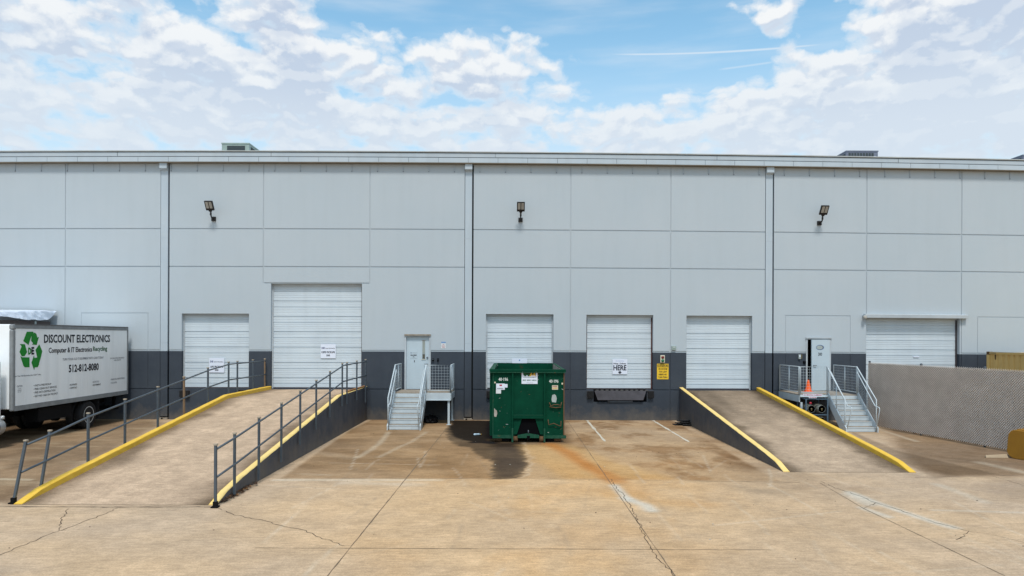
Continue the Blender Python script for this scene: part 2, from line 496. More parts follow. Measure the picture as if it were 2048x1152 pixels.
# ---------------------------------------------------------------- mesh builder
class MB:
    def __init__(s):
        s.v, s.f, s.m, s.sm = [], [], [], []
        s.mats = []

    def mi(s, m):
        m = M[m] if isinstance(m, str) else m
        if m not in s.mats:
            s.mats.append(m)
        return s.mats.index(m)

    def add(s, vs, fs, m, smooth=False, T=None):
        o = len(s.v)
        i = s.mi(m)
        for v in vs:
            v = Vector(v)
            s.v.append(T @ v if T else v)
        for f in fs:
            s.f.append([o + a for a in f])
            s.m.append(i)
            s.sm.append(smooth)
        return s

    def box(s, x0, x1, y0, y1, z0, z1, m, T=None):
        vs = [(x, y, z) for z in (z0, z1) for y in (y0, y1) for x in (x0, x1)]
        fs = [(0, 2, 3, 1), (4, 5, 7, 6), (0, 1, 5, 4), (2, 6, 7, 3), (0, 4, 6, 2), (1, 3, 7, 5)]
        return s.add(vs, fs, m, T=T)

    def prism(s, poly, axis, a0, a1, m, T=None):
        """poly of 2-D points extruded along axis ('x','y','z') from a0 to a1; 2-D = remaining axes in order."""
        n = len(poly)
        area = sum(poly[i][0] * poly[(i + 1) % n][1] - poly[(i + 1) % n][0] * poly[i][1] for i in range(n))
        if area < 0:
            poly = poly[::-1]

        def pt(p, a):
            return {'x': (a, p[0], p[1]), 'y': (p[0], a, p[1]), 'z': (p[0], p[1], a)}[axis]
        vs = [pt(p, a0) for p in poly] + [pt(p, a1) for p in poly]
        fl = axis == 'y'
        fs = []
        for i in range(n):
            j = (i + 1) % n
            fs.append((i, j, n + j, n + i) if not fl else (j, i, n + i, n + j))
        fs.append(tuple(range(n))[::-1] if not fl else tuple(range(n)))
        fs.append(tuple(range(n, 2 * n)) if not fl else tuple(range(n, 2 * n))[::-1])
        return s.add(vs, fs, m, T=T)

    def tube(s, pts, r, m, n=10, cap=True, T=None, square=False):
        pts = [Vector(p) for p in pts]
        if square:
            n = 4
        rings = []
        prev = None
        for i, p in enumerate(pts):
            a = pts[max(i - 1, 0)]
            b = pts[min(i + 1, len(pts) - 1)]
            if 0 < i < len(pts) - 1:
                t = ((p - a).normalized() + (b - p).normalized()).normalized()
            else:
                t = (b - a).normalized()
            ref = UP if abs(t.z) < .9 else Vector((0, 1, 0))
            if prev is not None:
                u = (prev - t * prev.dot(t)).normalized()
            else:
                u = t.cross(ref).normalized()
            prev = u
            w = t.cross(u).normalized()
            rr = r[i] if isinstance(r, (list, tuple)) else r
            ph = math.pi / 4 if square else 0
            k = 1.414 if square else 1
            rings.append([p + (u * math.cos(2 * math.pi * j / n + ph) + w * math.sin(2 * math.pi * j / n + ph)) * rr * k for j in range(n)])
        vs = [v for ring in rings for v in ring]
        fs = []
        for i in range(len(rings) - 1):
            for j in range(n):
                a, b = i * n + j, i * n + (j + 1) % n
                fs.append((a, b, b + n, a + n))
        if cap:
            fs.append(tuple(range(n))[::-1])
            fs.append(tuple(range((len(rings) - 1) * n, len(rings) * n)))
        return s.add(vs, fs, m, smooth=not square, T=T)

    def lathe(s, prof, m, c=(0, 0, 0), axis='z', n=24, T=None):
        """prof = [(r, h), ...] revolved about axis through c."""
        vs = []
        for (r, h) in prof:
            for j in range(n):
                a = 2 * math.pi * j / n
                p = (r * math.cos(a), r * math.sin(a), h)
                if axis == 'x':
                    p = (h, r * math.cos(a), r * math.sin(a))
                if axis == 'y':
                    p = (r * math.sin(a), h, r * math.cos(a))
                vs.append((p[0] + c[0], p[1] + c[1], p[2] + c[2]))
        fs = []
        for i in range(len(prof) - 1):
            for j in range(n):
                a, b = i * n + j, i * n + (j + 1) % n
                fs.append((a, b, b + n, a + n))
        fs.append(tuple(range(n))[::-1])
        fs.append(tuple(range((len(prof) - 1) * n, len(prof) * n)))
        return s.add(vs, fs, m, smooth=True, T=T)

    def build(s, name, parent=None, bevel=0.0, bow=False, fix=True):
        me = bpy.data.meshes.new(name)
        vs = s.v
        if bow:
            vs = [Vector((v.x, v.y, v.z * bowf(v.x))) for v in vs]
        me.from_pydata([tuple(v) for v in vs], [], s.f)
        for m_ in s.mats:
            me.materials.append(m_)
        for i, p in enumerate(me.polygons):
            p.material_index = s.m[i]
            p.use_smooth = s.sm[i]
        if fix:
            bm = bmesh.new()
            bm.from_mesh(me)
            bmesh.ops.recalc_face_normals(bm, faces=bm.faces)
            bm.to_mesh(me)
            bm.free()
        me.update()
        o = bpy.data.objects.new(name, me)
        COL.objects.link(o)
        if parent is not None:
            o.parent = parent
        if bevel > 0:
            b = o.modifiers.new('bevel', 'BEVEL')
            b.width = bevel
            b.segments = 2
            b.limit_method = 'ANGLE'
            b.angle_limit = R(40)
        return o


def tag(o, label=None, cat=None, group=None, kind=None):
    if label:
        o['label'] = label
    if cat:
        o['category'] = cat
    if group:
        o['group'] = group
    if kind:
        o['kind'] = kind
    return o


def thing(name, label, cat, loc=(0, 0, 0), rz=0.0, group=None):
    o = bpy.data.objects.new(name, None)
    o.empty_display_size = .3
    COL.objects.link(o)
    o.location = loc
    o.rotation_euler = (0, 0, rz)
    return tag(o, label, cat, group)


def copy_tree(o, parent=None):
    c = o.copy()
    COL.objects.link(c)
    if parent is not None:
        c.parent = parent
    for ch in [q for q in bpy.data.objects if q.parent == o]:
        copy_tree(ch, c)
    return c


# lettering: built-in font turned into mesh faces
_tc = {}


def text_geo(s, wt=.014):
    if (s, wt) in _tc:
        return _tc[s, wt]
    cu = bpy.data.curves.new('lettering', 'FONT')
    cu.body = s
    cu.resolution_u = 2
    cu.offset = wt
    o = bpy.data.objects.new('lettering', cu)
    COL.objects.link(o)
    bpy.context.view_layer.update()
    me = o.to_mesh()
    vs = [(v.co.x, v.co.y) for v in me.vertices]
    fs = [tuple(p.vertices) for p in me.polygons]
    o.to_mesh_clear()
    bpy.data.objects.remove(o)
    bpy.data.curves.remove(cu)
    _tc[s, wt] = (vs, fs)
    return _tc[s, wt]


def text(mb, s, o, xd, ud, w, h, m, mirror=False, wt=.014):
    """write s: lower-left corner o, baseline along xd, up ud, total width w, capital height h."""
    vs, fs = text_geo(s, wt)
    x0 = min(v[0] for v in vs)
    x1 = max(v[0] for v in vs)
    cap = max(v[1] for v in text_geo('H')[0])
    o, xd, ud = Vector(o), Vector(xd), Vector(ud)
    sx, sy = w / (x1 - x0), h / cap
    pts = []
    for (a, b) in vs:
        t = (a - x0) * sx
        if mirror:
            t = w - t
        pts.append(o + xd * t + ud * (b * sy))
    mb.add(pts, fs, m)


XD, ZD = Vector((1, 0, 0)), Vector((0, 0, 1))


# ================================================================= GROUND
def vnoise(x, y, seed, scale):
    rng = np.random.RandomState(seed)
    n = 256
    lat = rng.rand(n, n)
    X, Y = x * scale + 1000, y * scale + 1000
    xi, yi = np.floor(X).astype(int), np.floor(Y).astype(int)
    fx, fy = X - xi, Y - yi
    fx = fx * fx * (3 - 2 * fx)
    fy = fy * fy * (3 - 2 * fy)
    a = lat[xi % n, yi % n]
    b = lat[(xi + 1) % n, yi % n]
    c = lat[xi % n, (yi + 1) % n]
    d = lat[(xi + 1) % n, (yi + 1) % n]
    return (a * (1 - fx) + b * fx) * (1 - fy) + (c * (1 - fx) + d * fx) * fy


def fbm(x, y, seed, scale, octv=5, rough=.55):
    t, amp, tot = 0, 1, 0
    for i in range(octv):
        t = t + amp * vnoise(x, y, seed + i, scale * 2 ** i)
        tot += amp
        amp *= rough
    return t / tot


def sdist_poly(x, y, poly):
    """signed distance (negative inside) of points to polygon."""
    d = np.full(x.shape, 1e9)
    inside = np.zeros(x.shape, bool)
    n = len(poly)
    for i in range(n):
        ax, ay = poly[i]
        bx, by = poly[(i + 1) % n]
        ex, ey = bx - ax, by - ay
        t = np.clip(((x - ax) * ex + (y - ay) * ey) / (ex * ex + ey * ey), 0, 1)
        d = np.minimum(d, np.hypot(x - ax - t * ex, y - ay - t * ey))
        c = ((ay > y) != (by > y))
        with np.errstate(divide='ignore', invalid='ignore'):
            xi = (bx - ax) * (y - ay) / ((by - ay) if by != ay else 1e-9) + ax
        inside ^= c & (x < xi)
    return np.where(inside, -d, d)


def sdist_line(x, y, pts):
    d = np.full(x.shape, 1e9)
    for (ax, ay), (bx, by) in zip(pts[:-1], pts[1:]):
        ex, ey = bx - ax, by - ay
        t = np.clip(((x - ax) * ex + (y - ay) * ey) / (ex * ex + ey * ey + 1e-9), 0, 1)
        d = np.minimum(d, np.hypot(x - ax - t * ex, y - ay - t * ey))
    return d


def gp(pts):
    return [tuple(G(*p)[:2]) for p in pts]


def sstep(a, b, x):
    t = np.clip((x - a) / (b - a), 0, 1)
    return t * t * (3 - 2 * t)


def ground_colour(x, y):
    n1 = fbm(x, y * 1.3, 10, .35)
    n2 = fbm(x * .9, y * 1.4, 30, 1.3, 6, .62)
    n3 = fbm(x, y, 50, 5.0, 4)
    wx = (fbm(x, y, 70, .9) - .5) * 1.2
    wy = (fbm(x, y, 90, .9) - .5) * 1.2
    hx = (fbm(x, y, 140, 3.2, 5, .65) - .5) * 1.3
    hy = (fbm(x, y, 160, 3.2, 5, .65) - .5) * 1.3
    tan = np.array([.492, .352, .222])
    grey = np.array([.44, .328, .226])
    dark = np.array([.235, .175, .115])
    t = np.clip((n1 - .5) * 3.0 + .35, 0, 1)[:, None]
    c = tan * (1 - t) + grey * t
    n4 = fbm(x, y * 1.3, 57, 2.2, 5, .65)
    c = c * (1 + (n2 - .5)[:, None] * .24 + (n4 - .5)[:, None] * .22 + (n3 - .5)[:, None] * .20)

    def mixin(col, k):
        nonlocal c
        k = np.clip(k, 0, 1)[:, None]
        c = c * (1 - k) + np.array(col) * k

    def mul(f, k):
        nonlocal c
        k = np.clip(k, 0, 1)[:, None]
        c = c * (1 - k * (1 - np.array(f)))
    # warm pull towards the middle, greyer to both sides
    mul((1.03, .98, .89), sstep(8, 2, np.hypot(x - 1.5, (y + 13.5) * .8) + wx))
    mul((.90, .93, 1.0), sstep(5, 11, np.abs(x - .5) + wx) * .55)
    # the slab row next to the wall: weathered and browner, strongest beside the left ramp
    row = sdist_poly(x, y, gp([(560, 957), (1010, 957), (1560, 963), (1345, 840), (745, 838), (700, 860)]))
    ins = sstep(.06, -.10, row)
    brown = sstep(.0, 1.0, fbm(x * .6, y * 1.6, 120, .9) * 1.9 - .45)
    left = sstep(1.5, -2.5, x + wx)
    mul((.53, .485, .44), ins * (.34 + .60 * left) * (.40 + .60 * brown))
    mul((.84, .77, .66), ins * (.42 + .33 * left))
    # run-off fans at the ramp wall and stairs
    for pts, wd, k in (([(775, 864), (768, 880), (745, 897), (715, 915)], .10, .42), ([(850, 864), (828, 882), (790, 898), (760, 915)], .08, .32),
                       ([(640, 905), (700, 915)], .25, .12)):
        mixin((.52, .44, .33), sstep(wd * 1.6, 0, sdist_line(x + wx * .15, y + wy * .15, gp(pts))) * k)
    # pale lip along the slab joint
    mixin((.58, .51, .40), sstep(.16, .02, sdist_line(x, y + wy * .05, gp([(550, 960), (880, 960)]))) * .6 * (n2 + .3))
    mixin((.56, .48, .38), sstep(.35, .0, sdist_line(x, y + wy * .3, gp([(690, 965), (840, 968)]))) * .35)
    # left yard beside the truck
    ly = sdist_poly(x, y, gp([(-900, 838), (320, 838), (330, 850), (30, 1008), (-900, 1008)]))
    mul((.42, .36, .29), sstep(.3, -.5, ly + wx * .4) * (.80 + .5 * (n1 - .5)))
    mul((.62, .58, .55), sstep(.45, .62, fbm(x, y * .4, 200, .8)) * sstep(.3, -.5, ly) * .6)
    mixin((.40, .31, .20), sstep(.55, .7, fbm(x * .5, y * 2.4, 230, .8)) * sstep(.3, -.5, ly) * .35)
    mixin((.48, .40, .29), sstep(.12, .0, sdist_line(x, y, gp([(0, 958), (60, 960)]))) * .7)
    # right yard behind the right ramp
    ry = sdist_poly(x, y, gp([(1760, 850), (1790, 905), (1836, 941), (1890, 955), (2300, 955), (2300, 850)]))
    mul((.46, .41, .36), sstep(.2, -.5, ry + wx * .3) * (.62 + .5 * n2))
    tri = sdist_poly(x, y, gp([(1700, 862), (1790, 900), (1990, 948), (1870, 957), (1838, 941), (1760, 905)]))
    mul((.56, .54, .52), sstep(.12, -.10, tri + wx * .10) * .8)
    for pts, wd in (([(1755, 858), (1800, 872), (1835, 883)], .12), ([(1960, 925), (2048, 945)], .2)):
        mixin((.50, .43, .33), sstep(wd * 1.5, 0, sdist_line(x + wx * .1, y + wy * .1, gp(pts))) * .45)
    mul((.70, .68, .66), sstep(.50, .68, fbm(x, y * .8, 310, .45, 5, .6)) * sstep(4, 7, x) * .55)
    mul((.62, .62, .64), sstep(1.5, .2, sdist_line(x, y, gp([(2060, 975), (2040, 985)])) + wx * .5) * .5)
    mul((.72, .74, .76), sstep(.5, .0, sdist_line(x + wx * .3, y + wy * .3, gp([(1490, 975), (1570, 985)]))) * .7)
    # wet oily stain round the drain and in front of the waste container
    wet = sdist_poly(x + wx * .22 + hx * .35, y + wy * .22 + hy * .35, gp([(902, 842), (990, 842), (990, 880), (1045, 884), (1052, 912), (1052, 942), (1036, 957), (985, 958), (985, 925), (955, 905), (905, 885), (888, 862)]))
    k = sstep(.06, -.08, wet)
    mixin((.085, .060, .038), k * (.82 + .4 * (n2 - .5)))
    core = sdist_poly(x + wx * .25 + hx * .3, y + wy * .25 + hy * .3, gp([(903, 841), (995, 841), (995, 889), (940, 886), (905, 870), (895, 855)]))
    mixin((.016, .012, .009), sstep(.08, -.10, core) * .97)
    c2 = sdist_poly(x + wx * .15 + hx * .25, y + wy * .1 + hy * .15, gp([(990, 886), (1050, 886), (1053, 938), (1040, 956), (988, 957), (980, 915)]))
    mixin((.060, .042, .030), sstep(.10, -.25, c2) * .85 * (.5 + n2 * .8))
    mul((.30, .27, .25), sstep(.35, -.1, sdist_poly(x + wx * .2, y + wy * .2, gp([(985, 842), (1128, 842), (1128, 893), (985, 893)]))) * .75)  # darker over the waste container's footprint
    # brown film left of it and pale edge
    mul((.62, .55, .48), sstep(.5, -.3, sdist_poly(x + wx * .5, y + wy * .5, gp([(840, 885), (985, 885), (985, 957), (900, 957)]))) * .5)
    mixin((.55, .48, .38), np.exp(-((wet - .10) / .05) ** 2) * .28 * sstep(.0, .5, x - .2))
    mul((.60, .52, .45), sstep(.3, -.8, sdist_poly(x + wx * .6, y + wy * .6, gp([(1390, 845), (1440, 862), (1560, 940), (1500, 952), (1400, 900), (1350, 850)]))) * (.35 + brown * .5))
    mul((.66, .58, .50), sstep(.45, .75, fbm(x * 1.2, y * .8, 280, .9, 6, .6)) * ins * sstep(1, 3, x) * 1.2)
    # rust run
    fan = sdist_poly(x + wx * .4, y + wy * .4, gp([(1050, 890), (1130, 888), (1215, 920), (1330, 956), (1130, 957), (1075, 925)]))
    mixin((.50, .30, .12), sstep(.4, -.25, fan) * .58)
    ru = sdist_line(x + wx * .14, y + wy * .14, gp([(1100, 888), (1135, 905), (1175, 930), (1212, 952), (1228, 962)]))
    mixin((.40, .145, .028), sstep(.45, .0, ru) * .70)
    mixin((.46, .26, .11), sstep(.5, .0, sdist_line(x + wx * .3, y + wy * .3, gp([(1215, 952), (1290, 1000), (1420, 1012)]))) * .4)
    for q in ((1310, 1000, .9), (1250, 990, .6), (1180, 985, .7), (1005, 880, .5)):
        gx, gy = G(q[0], q[1])[:2]
        mixin((.48, .29, .13), sstep(q[2], 0, np.hypot((x - gx) * .8, (y - gy)) + wx * .4) * .30)
    mul((1.0, .92, .80), sstep(.45, .62, fbm(x * .8, y * .5, 260, .7)) * sstep(6, 1, np.abs(x - 1.5)) * sstep(-8, -11, y + wx) * .7)
    # lime bloom
    for pts, wd, k in (([(1228, 972), (1245, 990), (1258, 1002)], .10, .8), ([(1250, 998), (1290, 1012), (1302, 1022)], .13, .75),
                       ([(1700, 985), (1745, 1003), (1800, 1022), (1870, 1045), (1910, 1056)], .10, .72), ([(1727, 1017), (1780, 1035)], .09, .6),
                       ([(1700, 990), (1740, 1010)], .14, .5), ([(1870, 1022), (2048, 1026)], .06, .35), ([(1880, 970), (1970, 1005)], .12, .28)):
        mixin((.52, .49, .42), sstep(wd * 2.0, 0, sdist_line(x + wx * .08, y + wy * .08 - .05, gp(pts))) * k)
    # tyre scuffs and drag marks
    rng = random.Random(5)
    for i in range(70):
        ax, ay = rng.uniform(-4.5, 9), rng.uniform(-18.5, -9.5)
        ang = rng.choice([rng.gauss(1.57, .12), rng.gauss(1.57, .12), rng.uniform(0, 3.14)])
        ln = rng.uniform(.5, 3.2)
        pts = []
        cv = rng.uniform(-.25, .25)
        for t in range(6):
            a = ang + cv * t / 5
            pts.append((ax, ay))
            ax += math.cos(a) * ln / 5
            ay += math.sin(a) * ln / 5
        lo = rng.random() < .75
        kk = sstep(.05, .0, sdist_line(x, y, pts)) * rng.uniform(.08, .26)
        mixin((.60, .54, .44) if lo else (.22, .18, .14), kk)
    # faint dark wash along the wall foot
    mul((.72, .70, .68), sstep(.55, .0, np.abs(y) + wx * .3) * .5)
    return np.clip(c, .01, .9)


def conc_mat(name, base=None, attr=True):
    mt = bpy.data.materials.new(name)
    mt.use_nodes = True
    N, K = mt.node_tree.nodes, mt.node_tree.links
    b = N['Principled BSDF']
    b.inputs['Roughness'].default_value = .85
    b.inputs['Specular IOR Level'].default_value = .06
    tc = N.new('ShaderNodeTexCoord')

    def nz(scale, detail, st):
        mp = N.new('ShaderNodeMapping')
        mp.inputs['Scale'].default_value = st
        K.new(tc.outputs['Object'], mp.inputs[0])
        q = N.new('ShaderNodeTexNoise')
        q.inputs['Scale'].default_value = scale
        q.inputs['Detail'].default_value = detail
        q.inputs['Roughness'].default_value = .65
        K.new(mp.outputs[0], q.inputs['Vector'])
        return q.outputs['Fac']
    if attr:
        a = N.new('ShaderNodeAttribute')
        a.attribute_name = 'stain'
        src = a.outputs['Color']
    else:
        q = N.new('ShaderNodeRGB')
        q.outputs[0].default_value = (*base, 1)
        src = q.outputs[0]

    def mulr(src, fac, lo, hi):
        mr = N.new('ShaderNodeMapRange')
        mr.inputs['From Min'].default_value = .3
        mr.inputs['From Max'].default_value = .7
        mr.inputs['To Min'].default_value = lo
        mr.inputs['To Max'].default_value = hi
        K.new(fac, mr.inputs['Value'])
        mx = N.new('ShaderNodeVectorMath')
        mx.operation = 'SCALE'
        K.new(src, mx.inputs[0])
        K.new(mr.outputs[0], mx.inputs['Scale'])
        return mx.outputs[0]
    fine = nz(40, 6, (1, 1, 1))
    src = mulr(src, fine, .80, 1.20)
    src = mulr(src, nz(6, 8, (.6, 2.2, 1)), .84, 1.16)
    src = mulr(src, nz(2.4, 8, (1, 1.2, 1)), .94, 1.06)
    src = mulr(src, nz(14, 7, (1, 1, 1)), .88, 1.12)
    src = mulr(src, nz(1.1, 5, (1, 1.6, 1)), .93, 1.07)
    K.new(src, b.inputs['Base Color'])
    bp = N.new('ShaderNodeBump')
    bp.inputs['Strength'].default_value = .35
    bp.inputs['Distance'].default_value = .01
    K.new(fine, bp.inputs['Height'])
    K.new(bp.outputs[0], b.inputs['Normal'])
    return mt


M['concrete'] = conc_mat('yard_concrete')
M['rampconc'] = conc_mat('ramp_concrete')


def attr_mesh(name, verts, faces, cols, m, parent=None):
    me = bpy.data.meshes.new(name)
    me.from_pydata(verts, [], faces)
    a = me.color_attributes.new('stain', 'FLOAT_COLOR', 'POINT')
    buf = np.ones((len(verts), 4), np.float32)
    buf[:, :3] = cols
    a.data.foreach_set('color', buf.ravel())
    me.materials.append(m)
    me.update()
    o = bpy.data.objects.new(name, me)
    COL.objects.link(o)
    if parent is not None:
        o.parent = parent
    return o


def graded(a, b, fine0, fine1, step):
    fine = list(np.arange(fine0, fine1 + 1e-6, step))
    out = list(fine)
    s, p = step, fine0
    while p > a:
        s *= 1.6
        p -= s
        out.insert(0, max(p, a))
    s, p = step, fine1
    while p < b:
        s *= 1.6
        p += s
        out.append(min(p, b))
    return np.array(out)


gxs = graded(-900, 900, -17, 17, .065)
gys = graded(-900, 900, -18.6, 1, .065)
GX, GY = np.meshgrid(gxs, gys)
fx, fy = GX.ravel(), GY.ravel()
cols = ground_colour(fx, fy)
nx, ny = len(gxs), len(gys)
idx = np.arange(nx * ny).reshape(ny, nx)
faces = np.stack([idx[:-1, :-1], idx[:-1, 1:], idx[1:, 1:], idx[1:, :-1]], -1).reshape(-1, 4)
ground = attr_mesh('ground', np.stack([fx, fy, np.zeros_like(fx)], -1).tolist(), faces.tolist(), cols, M['concrete'])
tag(ground, kind='structure')


def strip(mb, pts, w, m, z=.004, jit=0.0, step=.12, rng=random):
    """thin ribbon lying on the ground along world points, with a ragged course and width."""
    P2 = [Vector(p).to_2d() for p in pts]
    out = []
    for a, b in zip(P2[:-1], P2[1:]):
        n = max(1, int((b - a).length / step)) if jit else 1
        for i in range(n):
            out.append(a.lerp(b, i / n))
    out.append(P2[-1])
    vs, fs = [], []
    for i, p in enumerate(out):
        t = (out[min(i + 1, len(out) - 1)] - out[max(i - 1, 0)]).normalized()
        nrm = Vector((-t.y, t.x))
        q = p + nrm * (rng.uniform(-jit, jit) if 0 < i < len(out) - 1 else 0)
        ww = w * (rng.uniform(.35, 1.5) if jit else 1) / 2
        vs += [(*(q + nrm * ww), z), (*(q - nrm * ww), z)]
    for i in range(len(out) - 1):
        fs.append((2 * i, 2 * i + 1, 2 * i + 3, 2 * i + 2))
    mb.add(vs, fs, m)


cr = MB()
for pts in ([(-60, 1135), (0, 1110), (60, 1085), (118, 1062), (160, 1047), (205, 1030), (235, 1016)], [(118, 1062), (122, 1040), (137, 1018)],
            [(432, 1015), (470, 1030), (520, 1040), (570, 1053), (610, 1062), (640, 1075), (690, 1092)],
            [(1222, 958), (1232, 975), (1245, 988), (1255, 1005), (1268, 1025), (1280, 1050), (1290, 1078), (1305, 1100), (1318, 1120), (1340, 1140), (1352, 1158)],
            [(1640, 962), (1675, 978), (1700, 985), (1745, 1003), (1790, 1018), (1820, 1027)], [(1727, 1017), (1752, 1006)],
            [(1938, 1062), (1925, 1075), (1912, 1080)]):
    strip(cr, [G(*p) for p in pts], .011, 'crack', jit=.028, step=.09, rng=random.Random(3))
for pts in ([(1820, 1027), (1870, 1045), (1935, 1062), (1990, 1070), (2060, 1088)], [(1985, 952), (2060, 975)]):
    strip(cr, [G(*p) for p in pts], .009, 'crack', jit=.02, step=.2, rng=random.Random(4))
cr.build('crack', ground, fix=False)
jn = MB()
for pts, w in (([(905, 842), (655, 1152), (560, 1270)], .018), ([(1135, 842), (1350, 1152), (1430, 1267)], .014), ([(560, 957), (1010, 957), (1600, 965)], .012),
               ([(510, 1096), (1550, 1100)], .012), ([(1640, 966), (1727, 1017), (2010, 1152)], .013), ([(1830, 955), (2060, 950)], .012)):
    strip(jn, [G(*p) for p in pts], w, 'jointline', jit=.003, step=.25, rng=random.Random(6))
strip(jn, [G(-60, 1014), G(20, 1013)], .02, 'jointline', jit=.01, step=.2, rng=random.Random(6))
jn.build('joint', ground, fix=False)
dz = MB()
strip(dz, [G(20, 1013.5), G(240, 1014.5), G(428, 1014)], .035, 'crack', jit=.012, step=.1, rng=random.Random(8))
strip(dz, [G(1570, 942.5), G(1822, 941)], .012, 'jointline', jit=.006, step=.1, rng=random.Random(8))
dz.build('ramp_seam', ground, fix=False)
ln = MB()
for a, b in (((1174, 841), (1210, 883)), ((1306, 841), (1378, 884))):
    strip(ln, [G(*a), G(*b)], .085, 'line', jit=.004, step=.3, z=.005, rng=random.Random(2))
tag(ln.build('parking_line', fix=False), kind='structure')
sp = MB()      # specks of grit and chips scattered over the yard
rg = random.Random(11)
for i in range(150):
    x, y = rg.uniform(-11, 13), rg.uniform(-18, -3)
    r = rg.uniform(.004, .015)
    n = rg.randint(5, 7)
    a0 = rg.random() * 6
    top = [(x + math.cos(a0 + j * 6.28 / n) * r * rg.uniform(.6, 1.3), y + math.sin(a0 + j * 6.28 / n) * r * rg.uniform(.5, 1)) for j in range(n)]
    sp.prism(top, 'z', .002, .002 + r * .5, rg.choice(['crack', 'crack', 'leaf', 'pale']))
tag(sp.build('gravel'), 'loose grit and chips strewn over the concrete yard', 'gravel', kind='stuff')

# ================================================================= WAREHOUSE
house = thing('warehouse', 'long pale blue grey concrete panel warehouse with dark base band and row of dock doors', 'warehouse', (0, 0, 0))
ZB, ZG = 2.69, 10.08
x_of = lambda px: W(px, 500)[0]
rects = []      # x0,x1,z0,z1,depth ; later ones win


def vgroove(px, z0, z1, w=.045, d=.022):
    x = x_of(px)
    rects.append((x - w / 2, x + w / 2, z0, z1, d))


for z in (7.51, 6.02):
    rects.append((-60, 60, z - .022, z + .022, .022))
rects.append((-60, 60, 1.19, 1.225, .02))
rects.append((-60, 60, ZB, ZB + .06, .018))
for px in (131, 1141, 1341, 1733, 1923):
    vgroove(px, 0, ZG)
for px in (-70, -300, -500, -700, 2120, 2330, 2530, 2740, 2950):
    vgroove(px, 0, ZG)
hz = W(640, 566)[1] / bowf(-7)
for px in (527, 740):
    vgroove(px, hz - .02, ZG)
rects.append((x_of(527) - .02, x_of(740) + .02, hz - .025, hz + .02, .022))
for (a, b, y) in ((163, 297, 626), (1571, 1701, 631), (1955, 2088, 634)):
    xa, z1 = WU(a, y)
    xb = x_of(b)
    for (p, q, r0, r1) in ((xa - .014, xa + .014, 1.21, z1), (xb - .014, xb + .014, 1.21, z1), (xa, xb, z1 - .016, z1 + .016)):
        rects.append((p, q, r0, r1, .014))
for px in (330, 938, 1539, -270, 2150):
    x = x_of(px)
    rects.append((x - .18, x + .18, 0, ZG, .24))
ZD0 = 1.21
DOORS = {}
for key, (a, b, top) in {'one': (363.5, 498, 627), 'two': (542, 724, 567), 'three': (972, 1107, 628), 'four': (1173, 1306.5, 629.5),
                         'five': (1373, 1504.5, 631), 'six': (1733, 1919.5, 634)}.items():
    xa, z1 = WU(a, top)
    xb = WU(b, top)[0]
    DOORS[key] = (xa, xb, z1)
    rects.append((xa, xb, ZD0, z1, None))
MD = {}
for key, (a, b, top) in {'a': (810, 861, 670.5), 'b': (1612.5, 1661, 677)}.items():
    xa, z1 = WU(a, top)
    xb = WU(b, top)[0]
    MD[key] = (xa, xb, z1)
    rects.append((xa, xb, ZD0, z1, None))
px0, pz1 = WU(1187, 779)
px1, pz0 = WU(1293.5, 804.5)
rects.append((px0, px1, pz0, ZD0, None))

xs = sorted(set([round(v, 4) for r in rects for v in (max(r[0], -45), min(r[1], 45))] + [round(-45 + i * 1.5, 4) for i in range(61)]))
zs = sorted(set([round(v, 4) for r in rects for v in (r[2], r[3])] + [0.0, ZG, ZB, 10.5]))
DP = {}


def depth(i, j):
    if i < 0 or j < 0 or i >= len(xs) - 1 or j >= len(zs) - 1:
        return 0
    if (i, j) in DP:
        return DP[i, j]
    cx, cz = (xs[i] + xs[i + 1]) / 2, (zs[j] + zs[j + 1]) / 2
    d = 0
    for r in rects:
        if r[0] < cx < r[1] and r[2] < cz < r[3]:
            if r[4] is None:
                d = None
                break
            d = max(d, r[4])
    DP[i, j] = d
    return d


wm = MB()
OPEN = .26
for i in range(len(xs) - 1):
    for j in range(len(zs) - 1):
        d = depth(i, j)
        x0, x1, z0, z1 = xs[i], xs[i + 1], zs[j], zs[j + 1]
        m_ = 'band' if (z0 + z1) / 2 < ZB else 'wall'
        if d is not None:
            wm.add([(x0, d, z0), (x1, d, z0), (x1, d, z1), (x0, d, z1)], [(0, 1, 2, 3)], 'joint' if d > .1 else m_)
        # steps to the right and top neighbours
        if i < len(xs) - 2:
            e = depth(i + 1, j)
            da, db = (OPEN if d is None else d), (OPEN if e is None else e)
            if abs(da - db) > 1e-6:
                wm.add([(x1, da, z0), (x1, db, z0), (x1, db, z1), (x1, da, z1)], [(0, 1, 2, 3) if da > db else (0, 1, 2, 3)], m_)
        if j < len(zs) - 2:
            e = depth(i, j + 1)
            da, db = (OPEN if d is None else d), (OPEN if e is None else e)
            if abs(da - db) > 1e-6:
                wm.add([(x0, da, z1), (x1, da, z1), (x1, db, z1), (x0, db, z1)], [(0, 1, 2, 3)], m_)
wm.build('wall', house, bow=True, fix=False)
sh = MB()     # the other three sides and the space behind the openings
sh.box(-45, -44.8, .3, 42, 0, 10.45, 'wall')
sh.box(44.8, 45, .3, 42, 0, 10.45, 'wall')
sh.box(-45, 45, 42, 42.2, 0, 10.45, 'wall')
sh.build('end_wall', house)
inn = MB()
inn.box(-44.7, 44.7, 1.2, 1.3, 0, 8, 'black')
inn.box(-44.7, 44.7, .27, 1.19, 1.10, 1.2, 'tread')
inn.build('floor_slab', house)

